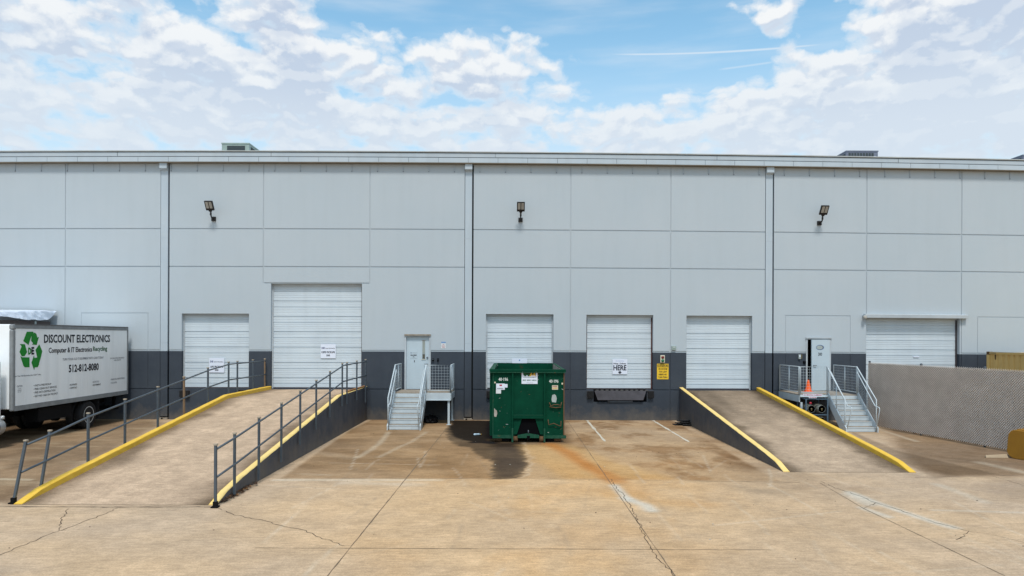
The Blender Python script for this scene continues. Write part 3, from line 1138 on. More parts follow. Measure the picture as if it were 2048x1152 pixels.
# roof edge: gutter, fascia, cap, built in seamed lengths so it can follow the eave
gt, fa, cp = MB(), MB(), MB()
seg = 1.18
k = 0
x = -45.0
while x < 45:
    x1 = min(x + seg, 45)
    gt.prism([(-.22, 10.10), (-.215, 10.285), (-.02, 10.285), (-.02, 10.10)], 'x', x + .006, x1 - .006, 'gutter')
    gt.box(x1 - .0055, x1 + .0055, -.19, -.03, 10.105, 10.28, 'rail')
    x = x1
x = -45.0
while x < 45:
    x1 = min(x + 1.5, 45)
    gt.box(x, x1, -.215, -.02, 10.07, 10.098, 'soffit')
    fa.prism([(-.205, 10.312), (-.21, 10.465), (-.02, 10.465), (-.02, 10.312)], 'x', x, x1, 'gutter')
    fa.box(x, x1, -.12, -.02, 10.286, 10.311, 'joint')  # this dark plate and the next stand in for the roof edge's shadow lines
    fa.box(x, x1, -.14, -.02, 10.466, 10.494, 'joint')
    cp.prism([(-.245, 10.495), (-.25, 10.53), (.2, 10.56), (.2, 10.495)], 'x', x, x1, 'cap')
    x = x1
gt.build('gutter', house, bow=True)
fa.build('fascia', house, bow=True)
cp.build('roof_edge', house, bow=True)
for px in (240, 545, 990, 1430, 1790):
    sm = MB()
    x = x_of(px)
    sm.box(x - .006, x + .006, -.214, -.20, 10.314, 10.465, 'rail')
    sm.build('fascia_seam', house, bow=True)
rf = MB()
rf.add([(-45, .2, 10.55), (45, .2, 10.55), (45, 42.2, 10.62), (-45, 42.2, 10.62)], [(0, 1, 2, 3)], 'cap')
rf.build('roof', house, fix=False)
for i in range(-21, 23):       # hanger stubs under the gutter
    x = i * 1.02 + .14
    st = MB()
    st.box(x - .008, x + .008, -.03, -.003, 9.80, 10.07, 'gutter')
    st.box(x - .014, x + .014, -.02, -.004, 9.77, 9.80, 'hvacdark')
    st.build('hanger_strap', house, bow=True)

for px in (330, 938, 1539, -270, 2150):
    x = x_of(px)
    d = MB()
    x -= .022
    d.box(x - .138, x + .138, -.012, .15, ZB, 9.80, 'gutter')
    d.box(x - .138, x + .138, -.012, .15, .12, ZB - .002, 'band')
    d.box(x - .141, x + .141, -.016, .155, 7.15, 7.165, 'gutter')
    d.box(x - .141, x + .141, -.016, .155, 3.02, 3.035, 'gutter')
    o = d.build('downspout', house, bow=True)
    h = MB()
    h.prism([(-.15, 10.068), (-.15, 9.86), (-.013, 9.80), (.15, 9.80), (.15, 10.068)], 'x', x - .145, x + .145, 'gutter')
    h.build('conductor_head', o, bow=True)
    s_ = MB()
    s_.box(x - .16, x + .16, -.05, .1, 0.004, .07, 'tread')
    s_.box(x - .09, x - .02, -.054, -.051, .01, .06, 'black')
    s_.build('splash_block', o)


def rolldoor(key, seal_l, seal_r, jambw=.05):
    xa, xb, z1 = DOORS[key]
    y0 = .20
    mb = MB()
    lines = [.21, .43]
    z = .43
    while z < 5:
        lines += [z + .37, z + .61]
        z += .61
    H = z1 - ZD0
    prof = [(y0, ZD0 + .01)]
    for l in lines:
        if l > H - .12:
            break
        joint = abs(((l - .43) / .61) - round((l - .43) / .61)) < .02
        dpt = .036 if joint else .018
        prof += [(y0, ZD0 + l - .022), (y0 + dpt, ZD0 + l - .018), (y0 + dpt, ZD0 + l + .002), (y0 - .003, ZD0 + l + .010), (y0, ZD0 + l + .02)]
        # two shallow ribs in the field above
        for q in (.10, .16) if not joint else (.12, .19, .26):
            if l + q < H - .12:
                prof += [(y0, ZD0 + l + q - .012), (y0 + .009, ZD0 + l + q), (y0, ZD0 + l + q + .012)]
    prof += [(y0, ZD0 + H + .05)]
    vs, fs = [], []
    nseg = 4
    for i in range(nseg + 1):
        x = xa + jambw + (xb - xa - 2 * jambw) * i / nseg
        vs += [(x, p[0], p[1]) for p in prof]
    n = len(prof)
    for i in range(nseg):
        for j in range(n - 1):
            a = i * n + j
            fs.append((a, a + n, a + n + 1, a + 1))
    mb.add(vs, fs, 'door')
    d = mb.build('roller_door', house, bow=True, fix=False)
    jb = MB()
    jb.box(xa, xa + jambw, .16, .24, ZD0, z1, seal_l)
    jb.build('door_seal', d, bow=True)
    jb = MB()
    jb.box(xb - jambw, xb, .16, .24, ZD0, z1, seal_r)
    jb.build('door_seal', d, bow=True)
    hd = MB()
    hd.box(xa, xb, .155, .245, z1 - .09, z1, 'jamb')
    hd.build('door_header', d, bow=True)
    bt = MB()
    bt.box(xa + jambw, xb - jambw, .17, .198, ZD0 + .003, ZD0 + .05, 'seal')
    bt.build('bottom_seal', d, bow=True)
    return d


rolldoor('one', 'jamb', 'jamb', .04)
rolldoor('two', 'jamb', 'seal', .05)
rolldoor('three', 'jamb', 'jamb', .06)
rolldoor('four', 'seal', 'sealrust', .045)
rolldoor('five', 'jamb', 'jamb', .05)
d6 = rolldoor('six', 'jamb', 'seal', .05)
h = MB()
x, z = WU(1838, 713)
h.box(x - .12, x + .12, .17, .198, z - .03, z + .02, 'white')
h.build('handle', d6)
# weather hood over the wide door
hd = MB()
xa, z1 = WU(1727, 627.5)
xb = WU(1932, 634)[0]
hd.prism([(-.16, z1 - .16), (-.17, z1 - .03), (-.01, z1 + .0), (-.01, z1 - .16)], 'x', xa, xb, 'jamb')
hd.build('door_hood', house, bow=True)
hl = MB()
hl.lathe([(.05, 0), (.07, .03), (.07, .12), (.03, .15)], 'led', (xa - .02, -.16, z1 - .22), 'z', 12)
hl.box(xa - .05, xa + .01, -.14, -.001, z1 - .12, z1 - .06, 'jamb')
hl.build('hood_bracket', house, bow=True)


def frame(mb, xa, xb, z1, w=.05, m='jamb'):
    mb.box(xa - .012, xa + w, -.02, .14, ZD0, z1, m)
    mb.box(xb - w, xb + .012, -.02, .14, ZD0, z1, m)
    mb.box(xa - .012, xb + .012, -.022, .14, z1 - .012, z1 + .05, m)


# steel door with the narrow glass slot
xa, xb, z1 = MD['a']
dm = MB()
dm.box(xa + .055, xb - .055, .055, .10, ZD0 + .01, z1 - .018, 'mandoor')
door_a = dm.build('steel_door', house)
f = MB()
frame(f, xa, xb, z1)
f.box(xa - .02, xb + .02, -.07, -.023, z1 + .03, z1 + .085, 'tread')
f.build('door_frame', door_a)
wx0, wz1 = W(844, 681)
wx1, wz0 = W(850.5, 718.5)
g = MB()
g.box(wx0 + .015, wx1 - .015, .045, .052, wz0 + .22, wz1 - .02, 'glass')
g.box(wx0 + .015, wx1 - .015, .044, .052, wz0 + .02, wz0 + .20, 'glasslow')
g.build('glass_pane', door_a)
g = MB()
g.box(wx0 - .01, wx0 + .013, .035, .054, wz0, wz1, 'mandoor')
g.box(wx1 - .013, wx1 + .01, .035, .054, wz0, wz1, 'mandoor')
g.box(wx0 - .01, wx1 + .01, .033, .054, wz1, wz1 + .02, 'tread')
g.box(wx0 - .02, wx1 + .02, .035, .054, wz0 - .02, wz0, 'cream')
g.build('window_frame', door_a)
hx, hzz = W(854.5, 715)
g = MB()
g.lathe([(.035, -.03), (.035, .0), (.03, .02)], 'inkgrey', (hx, .04, hzz), 'y', 12)
g.build('lock', door_a)
g = MB()
hx, hzz = W(854, 728)
g.lathe([(.02, -.05), (.02, .0)], 'inkgrey', (hx, .05, hzz), 'y', 10)
g.box(hx - .11, hx + .02, -.02, 0, hzz - .012, hzz + .012, 'inkgrey')
g.build('handle', door_a)
g = MB()
hx, hzz = W(828.5, 722)
g.box(hx - .012, hx + .012, .045, .054, hzz - .05, hzz + .03, 'ink')
g.build('mail_slot', door_a)

# door left ajar, swung outwards on its right edge
xa, xb, z1 = MD['b']
f = MB()
frame(f, xa, xb, z1)
f.box(xa - .03, xb + .04, -.06, -.023, z1 + .03, z1 + .08, 'jamb')
fr = f.build('door_frame', house)
T = Matrix.Translation((xb - .055, .02, 0)) @ Matrix.Rotation(R(17), 4, 'Z')
wleaf = xb - xa - .11
dm = MB()
dm.box(-wleaf, 0, -.045, 0, ZD0 + .015, z1 - .02, 'mandoor', T=T)
door_b = dm.build('steel_door', house)
door_b['label'] = 'steel door standing ajar with oval decal and 300'
g = MB()
cx, cz = -wleaf * .55, z1 - .33
n = 28
for (rx, rz, yy, m_, ox) in ((.20, .105, -.048, 'inklight', 0), (.185, .092, -.050, 'inkgrey', -.005), (.155, .075, -.052, 'galv', -.03)):
    g.add([(cx + ox + rx * math.cos(i * 6.2832 / n), yy, cz + rz * math.sin(i * 6.2832 / n)) for i in range(n)], [tuple(range(n))], m_, T=T)
g.build('decal', door_b, fix=False)
g = MB()
text(g, '300', T @ Vector((cx - .09, -.049, cz - .33)), T.to_3x3() @ XD, ZD, .19, .125, 'ink')
g.build('lettering', door_b, fix=False)
g = MB()
g.box(-wleaf + .06, -wleaf + .20, -.10, -.085, 2.22, 2.245, 'inkgrey', T=T)
g.box(-wleaf + .06, -wleaf + .08, -.10, -.045, 2.22, 2.245, 'inkgrey', T=T)
g.build('handle', door_b)

# dock leveller in its pit and the rubber bumpers
pit = MB()
pit.box(px0, px1, .24, .26, pz0, ZD0, 'black')
pit.build('leveler_pit', house)
lv = MB()
lx0, lx1 = px0 + .03, px1 - .03
lv.add([(lx0, -.06, ZD0 - .02), (lx1, -.06, ZD0 - .02), (lx1 - .13, -.10, pz0 + .10), (lx0 + .13, -.10, pz0 + .10),
        (lx0, -.03, ZD0 - .02), (lx1, -.03, ZD0 - .02), (lx1 - .13, -.07, pz0 + .10), (lx0 + .13, -.07, pz0 + .10)],
       [(0, 3, 2, 1), (4, 5, 6, 7), (0, 1, 5, 4), (3, 7, 6, 2), (0, 4, 7, 3), (1, 2, 6, 5)], 'leveler')
for i in range(11):
    x = lx0 + .05 + i * (lx1 - lx0 - .1) / 10
    lv.tube([(x, -.045, ZD0 - .005), (x + .12, -.045, ZD0 - .005)], .016, 'aludark', 8)
lvo = lv.build('dock_leveler', house)
lb = MB()
mx_ = (lx0 + lx1) / 2
lb.box(mx_ - .50, mx_ + .50, -.035, .02, pz0 + .0, pz0 + .075, 'rampwall')
lb.box(mx_ - .42, mx_ + .40, -.045, -.036, pz0 + .01, pz0 + .045, 'rail')
lb.build('lip_keeper', lvo)


def bumper(pxa, pxb, pya, pyb):
    xa, z1 = W(pxa, pya)
    xb, z0 = W(pxb, pyb)
    b = MB()
    n = 5
    for i in range(n):
        a = xa + (xb - xa) * i / n
        b.box(a + .004, a + (xb - xa) / n - .004, -.12, -.012, z0, z1, 'rubber')
    b.box(xa - .012, xb + .012, -.011, -.002, z0 - .012, z1 + .015, 'leveler')
    return b.build('dock_bumper', house, bevel=.006)


for q in ((1174, 1186, 782, 795.5), (1295.5, 1307, 782, 795), (361, 380, 780.5, 794), (474, 492, 779.5, 791), (973, 985, 782, 795), (1094, 1106, 782, 795)):
    bumper(*q)


# ================================================================= SIGNS AND SMALL WALL THINGS
def panel_sign(name, label, cat, px0, py0, px1, py1, y, m='white', group=None, thick=.006):
    x0, z1 = W(px0, py0, y)
    x1, z0 = W(px1, py1, y)
    t = thing(name, label, cat, ((x0 + x1) / 2, y, z0), group=group)
    c = (x0 + x1) / 2
    b = MB()
    b.box(x0 - c, x1 - c, -thick, 0, 0, z1 - z0, m)
    b.build('sign_panel', t)
    return t, x1 - x0, z1 - z0


def letters(t, rows, yoff=-.0085, mirror=False, name='lettering'):
    """rows: (text, centre x, baseline z, width, cap height, material)"""
    b = MB()
    for (s, cx, z, w, h, m_) in rows:
        text(b, s, (cx - w / 2, yoff, z), XD, ZD, w, h, m_, mirror, .034 if h > .05 else .012)
    return b.build(name, t, fix=False)


YS = .175
t, w, h = panel_sign('paper_sign', 'white USPS pickups notice on the tall roller door', 'sign', 641.5, 688, 671.5, 716.5, YS, group='white notices on the doors')
letters(t, [('DE', -w * .33, h * .66, w * .20, h * .12, 'inkblue'), ('ELECTRONICS', w * .13, h * .66, w * .62, h * .07, 'ink'), ('USPS PICKUPS', 0, h * .36, w * .90, h * .13, 'ink'), ('500', 0, h * .14, w * .24, h * .12, 'ink')])
t, w, h = panel_sign('paper_sign', 'white UPS pickups notice behind the ramp handrail', 'sign', 418.5, 716, 448.5, 745, YS, group='white notices on the doors')
letters(t, [('DE', -w * .33, h * .70, w * .20, h * .12, 'inkblue'), ('ELECTRONICS', w * .13, h * .70, w * .62, h * .07, 'ink'), ('UPS PICKUPS', 0, h * .33, w * .86, h * .13, 'ink'), ('500', 0, h * .11, w * .24, h * .12, 'ink')])
t, w, h = panel_sign('paper_sign', 'faint white notice stuck on the steel door with the glass slot', 'sign', 820, 698, 834.5, 716, .052, 'mandoor', group='white notices on the doors')
letters(t, [('DE', -w * .33, h * .52, w * .2, h * .10, 'inkblue'), ('ELECTRONICS', w * .15, h * .53, w * .6, h * .06, 'inkgrey'), ('DELIVERIES', 0, h * .24, w * .85, h * .14, 'ink'), ('500', 0, h * .07, w * .24, h * .11, 'ink')])
t, w, h = panel_sign('paper_sign', 'white notice on the door right behind the green waste container', 'sign', 1024, 717.5, 1054, 747, YS, group='white notices on the doors')
b = MB()
nn_ = 14
b.add([(.03 * math.cos(i * 6.2832 / nn_), -.008, h - .06 + .03 * math.sin(i * 6.2832 / nn_)) for i in range(nn_)], [tuple(range(nn_))], 'inklight')
b.build('logo', t, fix=False)
t, w, h = panel_sign('pickup_sign', 'white pickup delivery here sign with black down arrow', 'sign', 1225, 718.5, 1254.5, 748.5, YS, 'white')
letters(t, [('ON THE DOCK', 0, h * .86, w * .55, h * .05, 'inklight'), ('Pickup | Delivery', 0, h * .67, w * .86, h * .095, 'ink'), ('HERE', 0, h * .27, w * .88, h * .33, 'ink')])
b = MB()
b.prism([(-.045, h * .20), (.045, h * .20), (.045, h * .13), (.085, h * .13), (0, h * .02), (-.085, h * .13), (-.045, h * .13)], 'y', -.009, -.0065, 'ink')
b.build('arrow', t)

t, w, h = panel_sign('caution_sign', 'yellow dock caution sign with mirrored black writing', 'sign', 1314, 727.5, 1337, 758.5, -.003, 'signyellow', thick=.004)
b = MB()
b.box(-w * .46, w * .46, -.007, -.005, h * .78, h * .95, 'ink')
b.build('header_strip', t)
letters(t, [('CAUTION', 0, h * .80, w * .86, h * .125, 'signyellow')], -.0085, True)
letters(t, [('BACK IN OR', 0, h * .62, w * .76, h * .10, 'ink'), ('PULL OUT', 0, h * .44, w * .66, h * .10, 'ink'), ('ON GREEN', 0, h * .26, w * .70, h * .10, 'ink'), ('LIGHT ONLY', 0, h * .08, w * .78, h * .10, 'ink')], -.0065, True)

x0, z1 = W(1320, 710.5)
x1, z0 = W(1329, 725.5)
t = thing('dock_signal', 'small cream dock signal light with red and green lens', 'traffic light', ((x0 + x1) / 2, 0, z0))
b = MB()
w, h = x1 - x0, z1 - z0
b.box(-w / 2, w / 2, -.08, -.002, 0, h, 'cream')
b.build('housing', t, bevel=.02)
for (zz, m_, nm) in ((h * .72, 'redlens', 'red_lens'), (h * .28, 'greenlens', 'green_lens')):
    b = MB()
    b.lathe([(.062, -.07), (.058, -.095), (.035, -.108), (.01, -.112)][::-1], m_, (0, 0, zz), 'y', 18)
    b.build(nm, t)

t, w, h = panel_sign('warning_notice', 'small white notice with blue header right of the steel door', 'sign', 882.5, 683.5, 891.5, 697, -.003, 'whitedoor')
b = MB()
b.box(-w * .5, w * .5, -.009, -.0065, h * .80, h, 'inklight')
b.build('header_strip', t)
letters(t, [('NO', 0, h * .52, w * .4, h * .14, 'inkred'), ('SMOKING', 0, h * .30, w * .8, h * .14, 'inkred'), ('INSIDE', 0, h * .1, w * .6, h * .12, 'inkred')])


def wallbox(name, label, cat, q, m, extra=None, dp=.07):
    x0, z1 = W(q[0], q[1])
    x1, z0 = W(q[2], q[3])
    t = thing(name, label, cat, ((x0 + x1) / 2, 0, z0))
    w, h = x1 - x0, z1 - z0
    b = MB()
    b.box(-w / 2, w / 2, -dp, -.002, 0, h, m)
    b.build('housing', t, bevel=.008)
    if extra:
        b = MB()
        b.box(-w * .28, w * .28, -dp - .01, -dp - .001, h * .45, h * .8, extra)
        b.build('front_plate', t)
    return t


wallbox('junction_box', 'grey green electrical box on the wall above the dark band', 'electrical box', (1343, 692, 1351.5, 700), 'hvac', 'galv')
wallbox('card_reader', 'pale keypad reader on the dark band left of the open door', 'keypad', (1596, 709, 1600.5, 718), 'galv', 'white')
wallbox('keypad', 'black keypad left of the door that stands ajar', 'keypad', (1606, 722, 1611, 727), 'black', 'ink', .05)
wallbox('intercom', 'small dark intercom nearest the steel door frame', 'intercom', (864.5, 717, 868, 722), 'black', 'rail')
wallbox('switch_box', 'black switch box with pale sides right of the intercom', 'electrical box', (874.5, 716.5, 877.5, 723), 'black', 'ink')
wallbox('reflector', 'tiny pale wall tag between the reader and the open door', 'tag', (1602.5, 709, 1604, 718), 'brass', None, .02)


# wall flood lights
def flood(px, py, label):
    x, z = W(px, py)
    t = thing('flood_light', label, 'wall light', (x, 0, z), group='flood lights on the wall')
    b = MB()
    b.box(-.085, .085, -.07, -.002, -.085, .085, 'fixture')
    b.build('wall_box', t, bevel=.01)
    b = MB()
    b.tube([(0, -.06, .0), (0, -.20, .01), (0, -.27, .06), (0, -.30, .18), (0, -.30, .26)], .026, 'fixture', 10)
    b.tube([(0, -.30, .10), (0, -.30, .20)], .036, 'fixture', 10)
    b.build('arm', t)
    T = Matrix.Translation((0, -.30, .24)) @ Matrix.Rotation(R(33), 4, 'X')
    b = MB()
    b.prism([(-.155, .06), (-.155, .44), (.155, .44), (.155, .06), (.07, .06), (.04, 0), (-.04, 0), (-.07, .06)], 'y', -.035, .035, 'fixture', T=T)
    for i in range(7):
        xx = -.12 + i * .04
        b.box(xx - .005, xx + .005, .036, .06, .08, .40, 'fixture', T=T)
    hd = b.build('lamp_head', t)
    for sgn in (-1, 1):
        b = MB()
        b.box(sgn * .068 - .052, sgn * .068 + .052, -.043, -.036, .15, .41, 'led', T=T)
        b.build('led_panel', hd)
    return t


flood(428, 438, 'dark flood light on the wall above the two left doors')
flood(1041, 440, 'dark flood light on the wall above the green container')
flood(1638, 446.5, 'dark flood light on the wall above the door that stands ajar')


# rooftop units
def hvac(px0, px1, pytop, D, label, mm, depth_, kind):
    a = P(px0, pytop, D)
    b_ = P(px1, pytop, D)
    w = (b_ - a).length
    z0 = 10.57
    h = a.z - z0
    t = thing('rooftop_unit', label, 'air conditioner', ((a.x + b_.x) / 2, a.y, z0), YAW)
    b = MB()
    b.box(-w / 2, w / 2, 0, depth_, .05, h - .05, mm)
    b.box(-w / 2 + .06, w / 2 - .06, .05, depth_ - .05, 0, .05, 'chassis')
    b.build('casing', t)
    b = MB()
    b.box(-w / 2 - .02, w / 2 + .02, -.02, depth_ + .02, h - .05, h, mm)
    b.lathe([(.42, h), (.42, h + .04), (.38, h + .05)], 'coil', (0, depth_ * .6, 0), 'z', 20)
    b.build('top_cover', t)
    b = MB()
    if kind == 0:
        b.box(-w / 2 + .24, w / 2 - .18, -.012, -.002, .1, h - .13, 'coil')
        for i in range(14):
            zz = .12 + i * (h - .27) / 14
            b.box(-w / 2 + .24, w / 2 - .18, -.018, -.012, zz, zz + .01, 'rail')
        b.box(w / 2 + .002, w / 2 + .012, .2, depth_ * .45, .1, h - .13, 'coil')
        b.box(w / 2 + .002, w / 2 + .012, depth_ * .55, depth_ * .8, .1, h - .13, 'coil')
    else:
        for i in range(9):
            xx = -w / 2 + .1 + i * .128
            b.box(xx, xx + .09, -.012, -.002, .1, h - .11, 'coil')
        b.box(-w / 2 - .012, -w / 2 - .002, .1, depth_ - .15, .1, h - .12, 'coil')
    b.build('coil_grille', t)
    if kind:
        b = MB()
        b.box(w / 2 - .2, w / 2 - .08, -.012, -.002, h - .42, h - .25, 'white')
        b.build('data_plate', t)
    return t


hvac(443.5, 498, 285.5, 30.5, 'pale green rooftop air unit on the left roof edge', 'hvac', 1.9, 0)
hvac(1693, 1756, 301, 30.5, 'blue grey rooftop air unit with slotted grille', 'hvacdark', 1.9, 1)
hvac(2046, 2110, 309, 30.5, 'dark rooftop air unit cut off by the photo edge', 'hvacdark', 1.9, 1)


# ================================================================= RAMPS
def ramp(name, label, xl, xr, D0, Dk, flat_from, seed, leftpale, rightpale):
    """root frame: x across, y away from the toe, z up. xl/xr outer faces, kerb .16 wide."""
    Dw = {n_: None for n_ in 'ab'}
    t = thing(name, label, 'ramp', L((xl + xr) / 2, D0), YAW)
    c = (xl + xr) / 2
    X0, X1 = xl - c, xr - c

    def wall_y(X):      # distance in this frame to the wall plane at lateral X
        p0 = L(c + X, D0)
        return -p0.y / FW.y
    yk = Dk - D0
    H = ZD0 - .008

    def dz(y):
        if flat_from:
            return H * min(1, max(0, y) / yk)
        return H * min(1, max(0, y / (wall_y(0) - .0)))
    kw = .16
    # deck as a fine sheet with stains
    nx_, ny_ = 48, 150
    vs, cc = [], []
    for j in range(ny_ + 1):
        for i in range(nx_ + 1):
            X = X0 + kw + (X1 - X0 - 2 * kw) * i / nx_
            yw = wall_y(X) - .004
            y = yw * j / ny_
            vs.append((X, y, max(dz(y), .006)))
    A = np.array(vs)
    x, y = A[:, 0], A[:, 1]
    n1 = fbm(x, y * .6, seed, .8)
    n2 = fbm(x * 1.5, y, seed + 9, 2.6)
    n3 = fbm(x, y, seed + 19, 7, 3)
    e = np.minimum(x - X0 - kw, X1 - kw - x)
    wx_ = (fbm(x, y, seed + 33, 1.1) - .5)
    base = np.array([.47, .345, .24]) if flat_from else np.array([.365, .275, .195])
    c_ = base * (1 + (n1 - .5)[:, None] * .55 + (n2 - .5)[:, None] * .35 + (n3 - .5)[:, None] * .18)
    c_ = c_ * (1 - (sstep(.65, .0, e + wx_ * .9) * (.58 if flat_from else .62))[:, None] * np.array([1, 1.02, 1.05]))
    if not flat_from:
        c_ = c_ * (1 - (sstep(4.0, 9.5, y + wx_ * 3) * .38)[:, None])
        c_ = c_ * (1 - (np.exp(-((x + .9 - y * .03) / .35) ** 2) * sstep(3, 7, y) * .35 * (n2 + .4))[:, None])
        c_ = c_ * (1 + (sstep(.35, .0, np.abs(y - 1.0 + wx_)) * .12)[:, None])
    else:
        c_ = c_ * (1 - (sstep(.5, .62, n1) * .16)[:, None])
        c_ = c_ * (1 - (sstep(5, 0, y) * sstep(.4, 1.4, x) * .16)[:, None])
    fs = []
    for j in range(ny_):
        for i in range(nx_):
            a = j * (nx_ + 1) + i
            fs.append((a, a + 1, a + nx_ + 2, a + nx_ + 1))
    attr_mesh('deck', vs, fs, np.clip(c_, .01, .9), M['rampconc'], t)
    for side in (0, 1):
        xa, xb = (X0, X0 + kw) if side == 0 else (X1 - kw, X1)
        pale = leftpale if side == 0 else rightpale
        yw = min(wall_y(xa), wall_y(xb)) - .004
        kh = .13
        ys = [0, .55, 1.3] + ([yk, yw] if flat_from else [yw])
        zt = [.02, .14 + dz(.3)] + [dz(q) + kh for q in ys[2:]]
        # wall below the kerb
        poly = [(0.02, 0.001)] + [(q, max(zz - .115, .004)) for q, zz in zip(ys[1:], zt[1:])] + [(yw, .001)]
        b = MB()
        b.prism(poly, 'x', xa + .012, xb - .012, 'rampwall')
        b.build('ramp_wall', t)
        # painted kerb: finely cut along its length so the edge can be knocked about
        b = MB()
        rg_ = random.Random(seed + side)
        yy, zz = [], []
        for q in range(len(ys) - 1):
            n_ = max(1, int((ys[q + 1] - ys[q]) / .22))
            for i in range(n_):
                f_ = i / n_
                yy.append(ys[q] + (ys[q + 1] - ys[q]) * f_)
                zz.append(zt[q] + (zt[q + 1] - zt[q]) * f_)
        yy.append(ys[-1])
        zz.append(zt[-1])
        prof_n = 6
        vs2, fs2 = [], []
        for q, (y_, z_) in enumerate(zip(yy, zz)):
            lo = max(.003, z_ - .13) if q else .003
            jg = lambda s_=.004: rg_.uniform(-s_, s_)
            inner = -1 if side == 0 else 1
            zb_in = max(.004, dz(y_) - .01)
            zo = (z_ - .115) if True else 0
            zo = max(.002, zo)
            bl, br_ = (zo, zb_in) if side == 0 else (zb_in, zo)
            zo_l = min(bl, z_ - .012)
            zo_r = min(br_, z_ - .012)
            vs2 += [(xa, y_, zo_l), (xa + jg(), y_, z_ - .014), (xa + .016, y_, z_ + jg()), (xb - .016, y_, z_ + jg()), (xb + jg(), y_, z_ - .014), (xb, y_, zo_r)]
        m_side = 'yellow'
        nq = len(yy)
        ftop, fin = [], []
        for q in range(nq - 1):
            for k_ in range(prof_n - 1):
                a = q * prof_n + k_
                fc = (a, a + prof_n, a + prof_n + 1, a + 1)
                outer = (k_ <= 1 and side == 0) or (k_ >= 3 and side == 1)
                fin.append((fc, k_, outer))
        idx0 = {}
        b.add(vs2, [fc for fc, k_, o_ in fin if k_ == 2], 'yellowpale' if pale else 'yellow')
        o0 = 0
        mi2 = b.mi('rampwall' if pale else 'yellow')
        mi3 = b.mi('yellow')
        for fc, k_, o_ in fin:
            if k_ != 2:
                b.f.append([o0 + a for a in fc])
                b.m.append(mi2 if (o_ and k_ in (0, 4)) else (b.mi('yellowpale') if pale and o_ else mi3))
                b.sm.append(False)
        for q, rev in ((0, False), (nq - 1, True)):
            ring = [q * prof_n + k_ for k_ in range(prof_n)]
            b.f.append(ring if rev else ring[::-1])
            b.m.append(b.mi('yellowpale' if pale else 'yellow'))
            b.sm.append(False)
        b.build('kerb', t)
    return t, wall_y, dz, c


# left ramp: toe at D 13.33, level from D 23.0; outer faces from the measured toe and wall points
RL = ramp('loading_ramp', 'wide concrete ramp with yellow kerbs between two pipe handrails', -9.72, -5.76, 13.33, 23.0, True, 301, False, True)
RR = ramp('loading_ramp', 'narrower brown stained ramp without handrails right of the container', 6.72, 10.0, 16.87, 27.3, False, 401, True, False)


def handrail(name, label, X, D0, posts, offs_low, toe_tilt):
    """posts: distances D; rail follows the deck"""
    t = thing(name, label, 'handrail', L(X, D0), YAW, group='pipe handrails along the left ramp')
    dzf = RL[2]
    tops = []
    mids = []
    for i, (D, bot, style) in enumerate(posts):
        y = D - D0
        dk = dzf(D - 13.33)
        top = dk + 1.20
        lean = toe_tilt[i] if i < len(toe_tilt) else 0
        b = MB()
        zb = bot if bot is not None else dk - .22
        mm = {'n': 'rail', 't': 'railtan'}[style]
        b.tube([(0, y, zb), (lean, y + (.12 if lean else 0), top)], .023, mm, square=True)
        po = b.build('post', t)
        c_ = MB()
        tx, ty = lean, y + (.12 if lean else 0)
        c_.box(tx - .032, tx + .032, ty - .032, ty + .032, top + .002, top + .03, 'railcap')
        c_.build('post_cap', po)
        if i == 0:
            c_ = MB()
            c_.box(-.07, .06, y - .06, y + .07, 0.005, .03, 'chassis')
            c_.box(-.038, .038, y - .038, y + .038, .03, .12, 'chassis')
            c_.build('base_plate', po)
        tops.append((lean + .035, ty, top - .06))
        f_ = .52
        mids.append((lean * f_ + .035, y + (.06 if lean else 0), dk + .60))
    for nm, pts in (('top_rail', tops), ('mid_rail', mids)):
        b = MB()
        p0, p1 = Vector(pts[0]), Vector(pts[-1])
        b.tube(pts, .023, 'rail', 10)
        b.build(nm, t)
    return t


handrail('handrail', 'leaning pipe handrail along the left kerb with two tan posts', -9.77, 13.4,
         [(13.4, .02, 'n'), (14.15, .05, 'n'), (15.75, None, 'n'), (17.25, None, 'n'), (18.85, None, 'n'), (20.35, None, 't'), (21.95, None, 'n'), (23.55, None, 'n'), (24.3, None, 'n'), (25.75, None, 'n'), (27.0, None, 't')],
         0, [.15, .12])
handrail('handrail', 'pipe handrail on the ramp side nearest the steel stairs', -5.70, 13.15,
         [(13.15, .02, 'n'), (14.05, .05, 'n'), (15.4, .07, 'n'), (16.9, .19, 'n'), (18.4, .39, 'n'), (19.9, None, 'n'), (21.4, None, 'n'), (22.95, None, 'n'), (23.6, None, 'n'), (25.1, None, 'n'), (26.6, .75, 'n')],
         0, [])


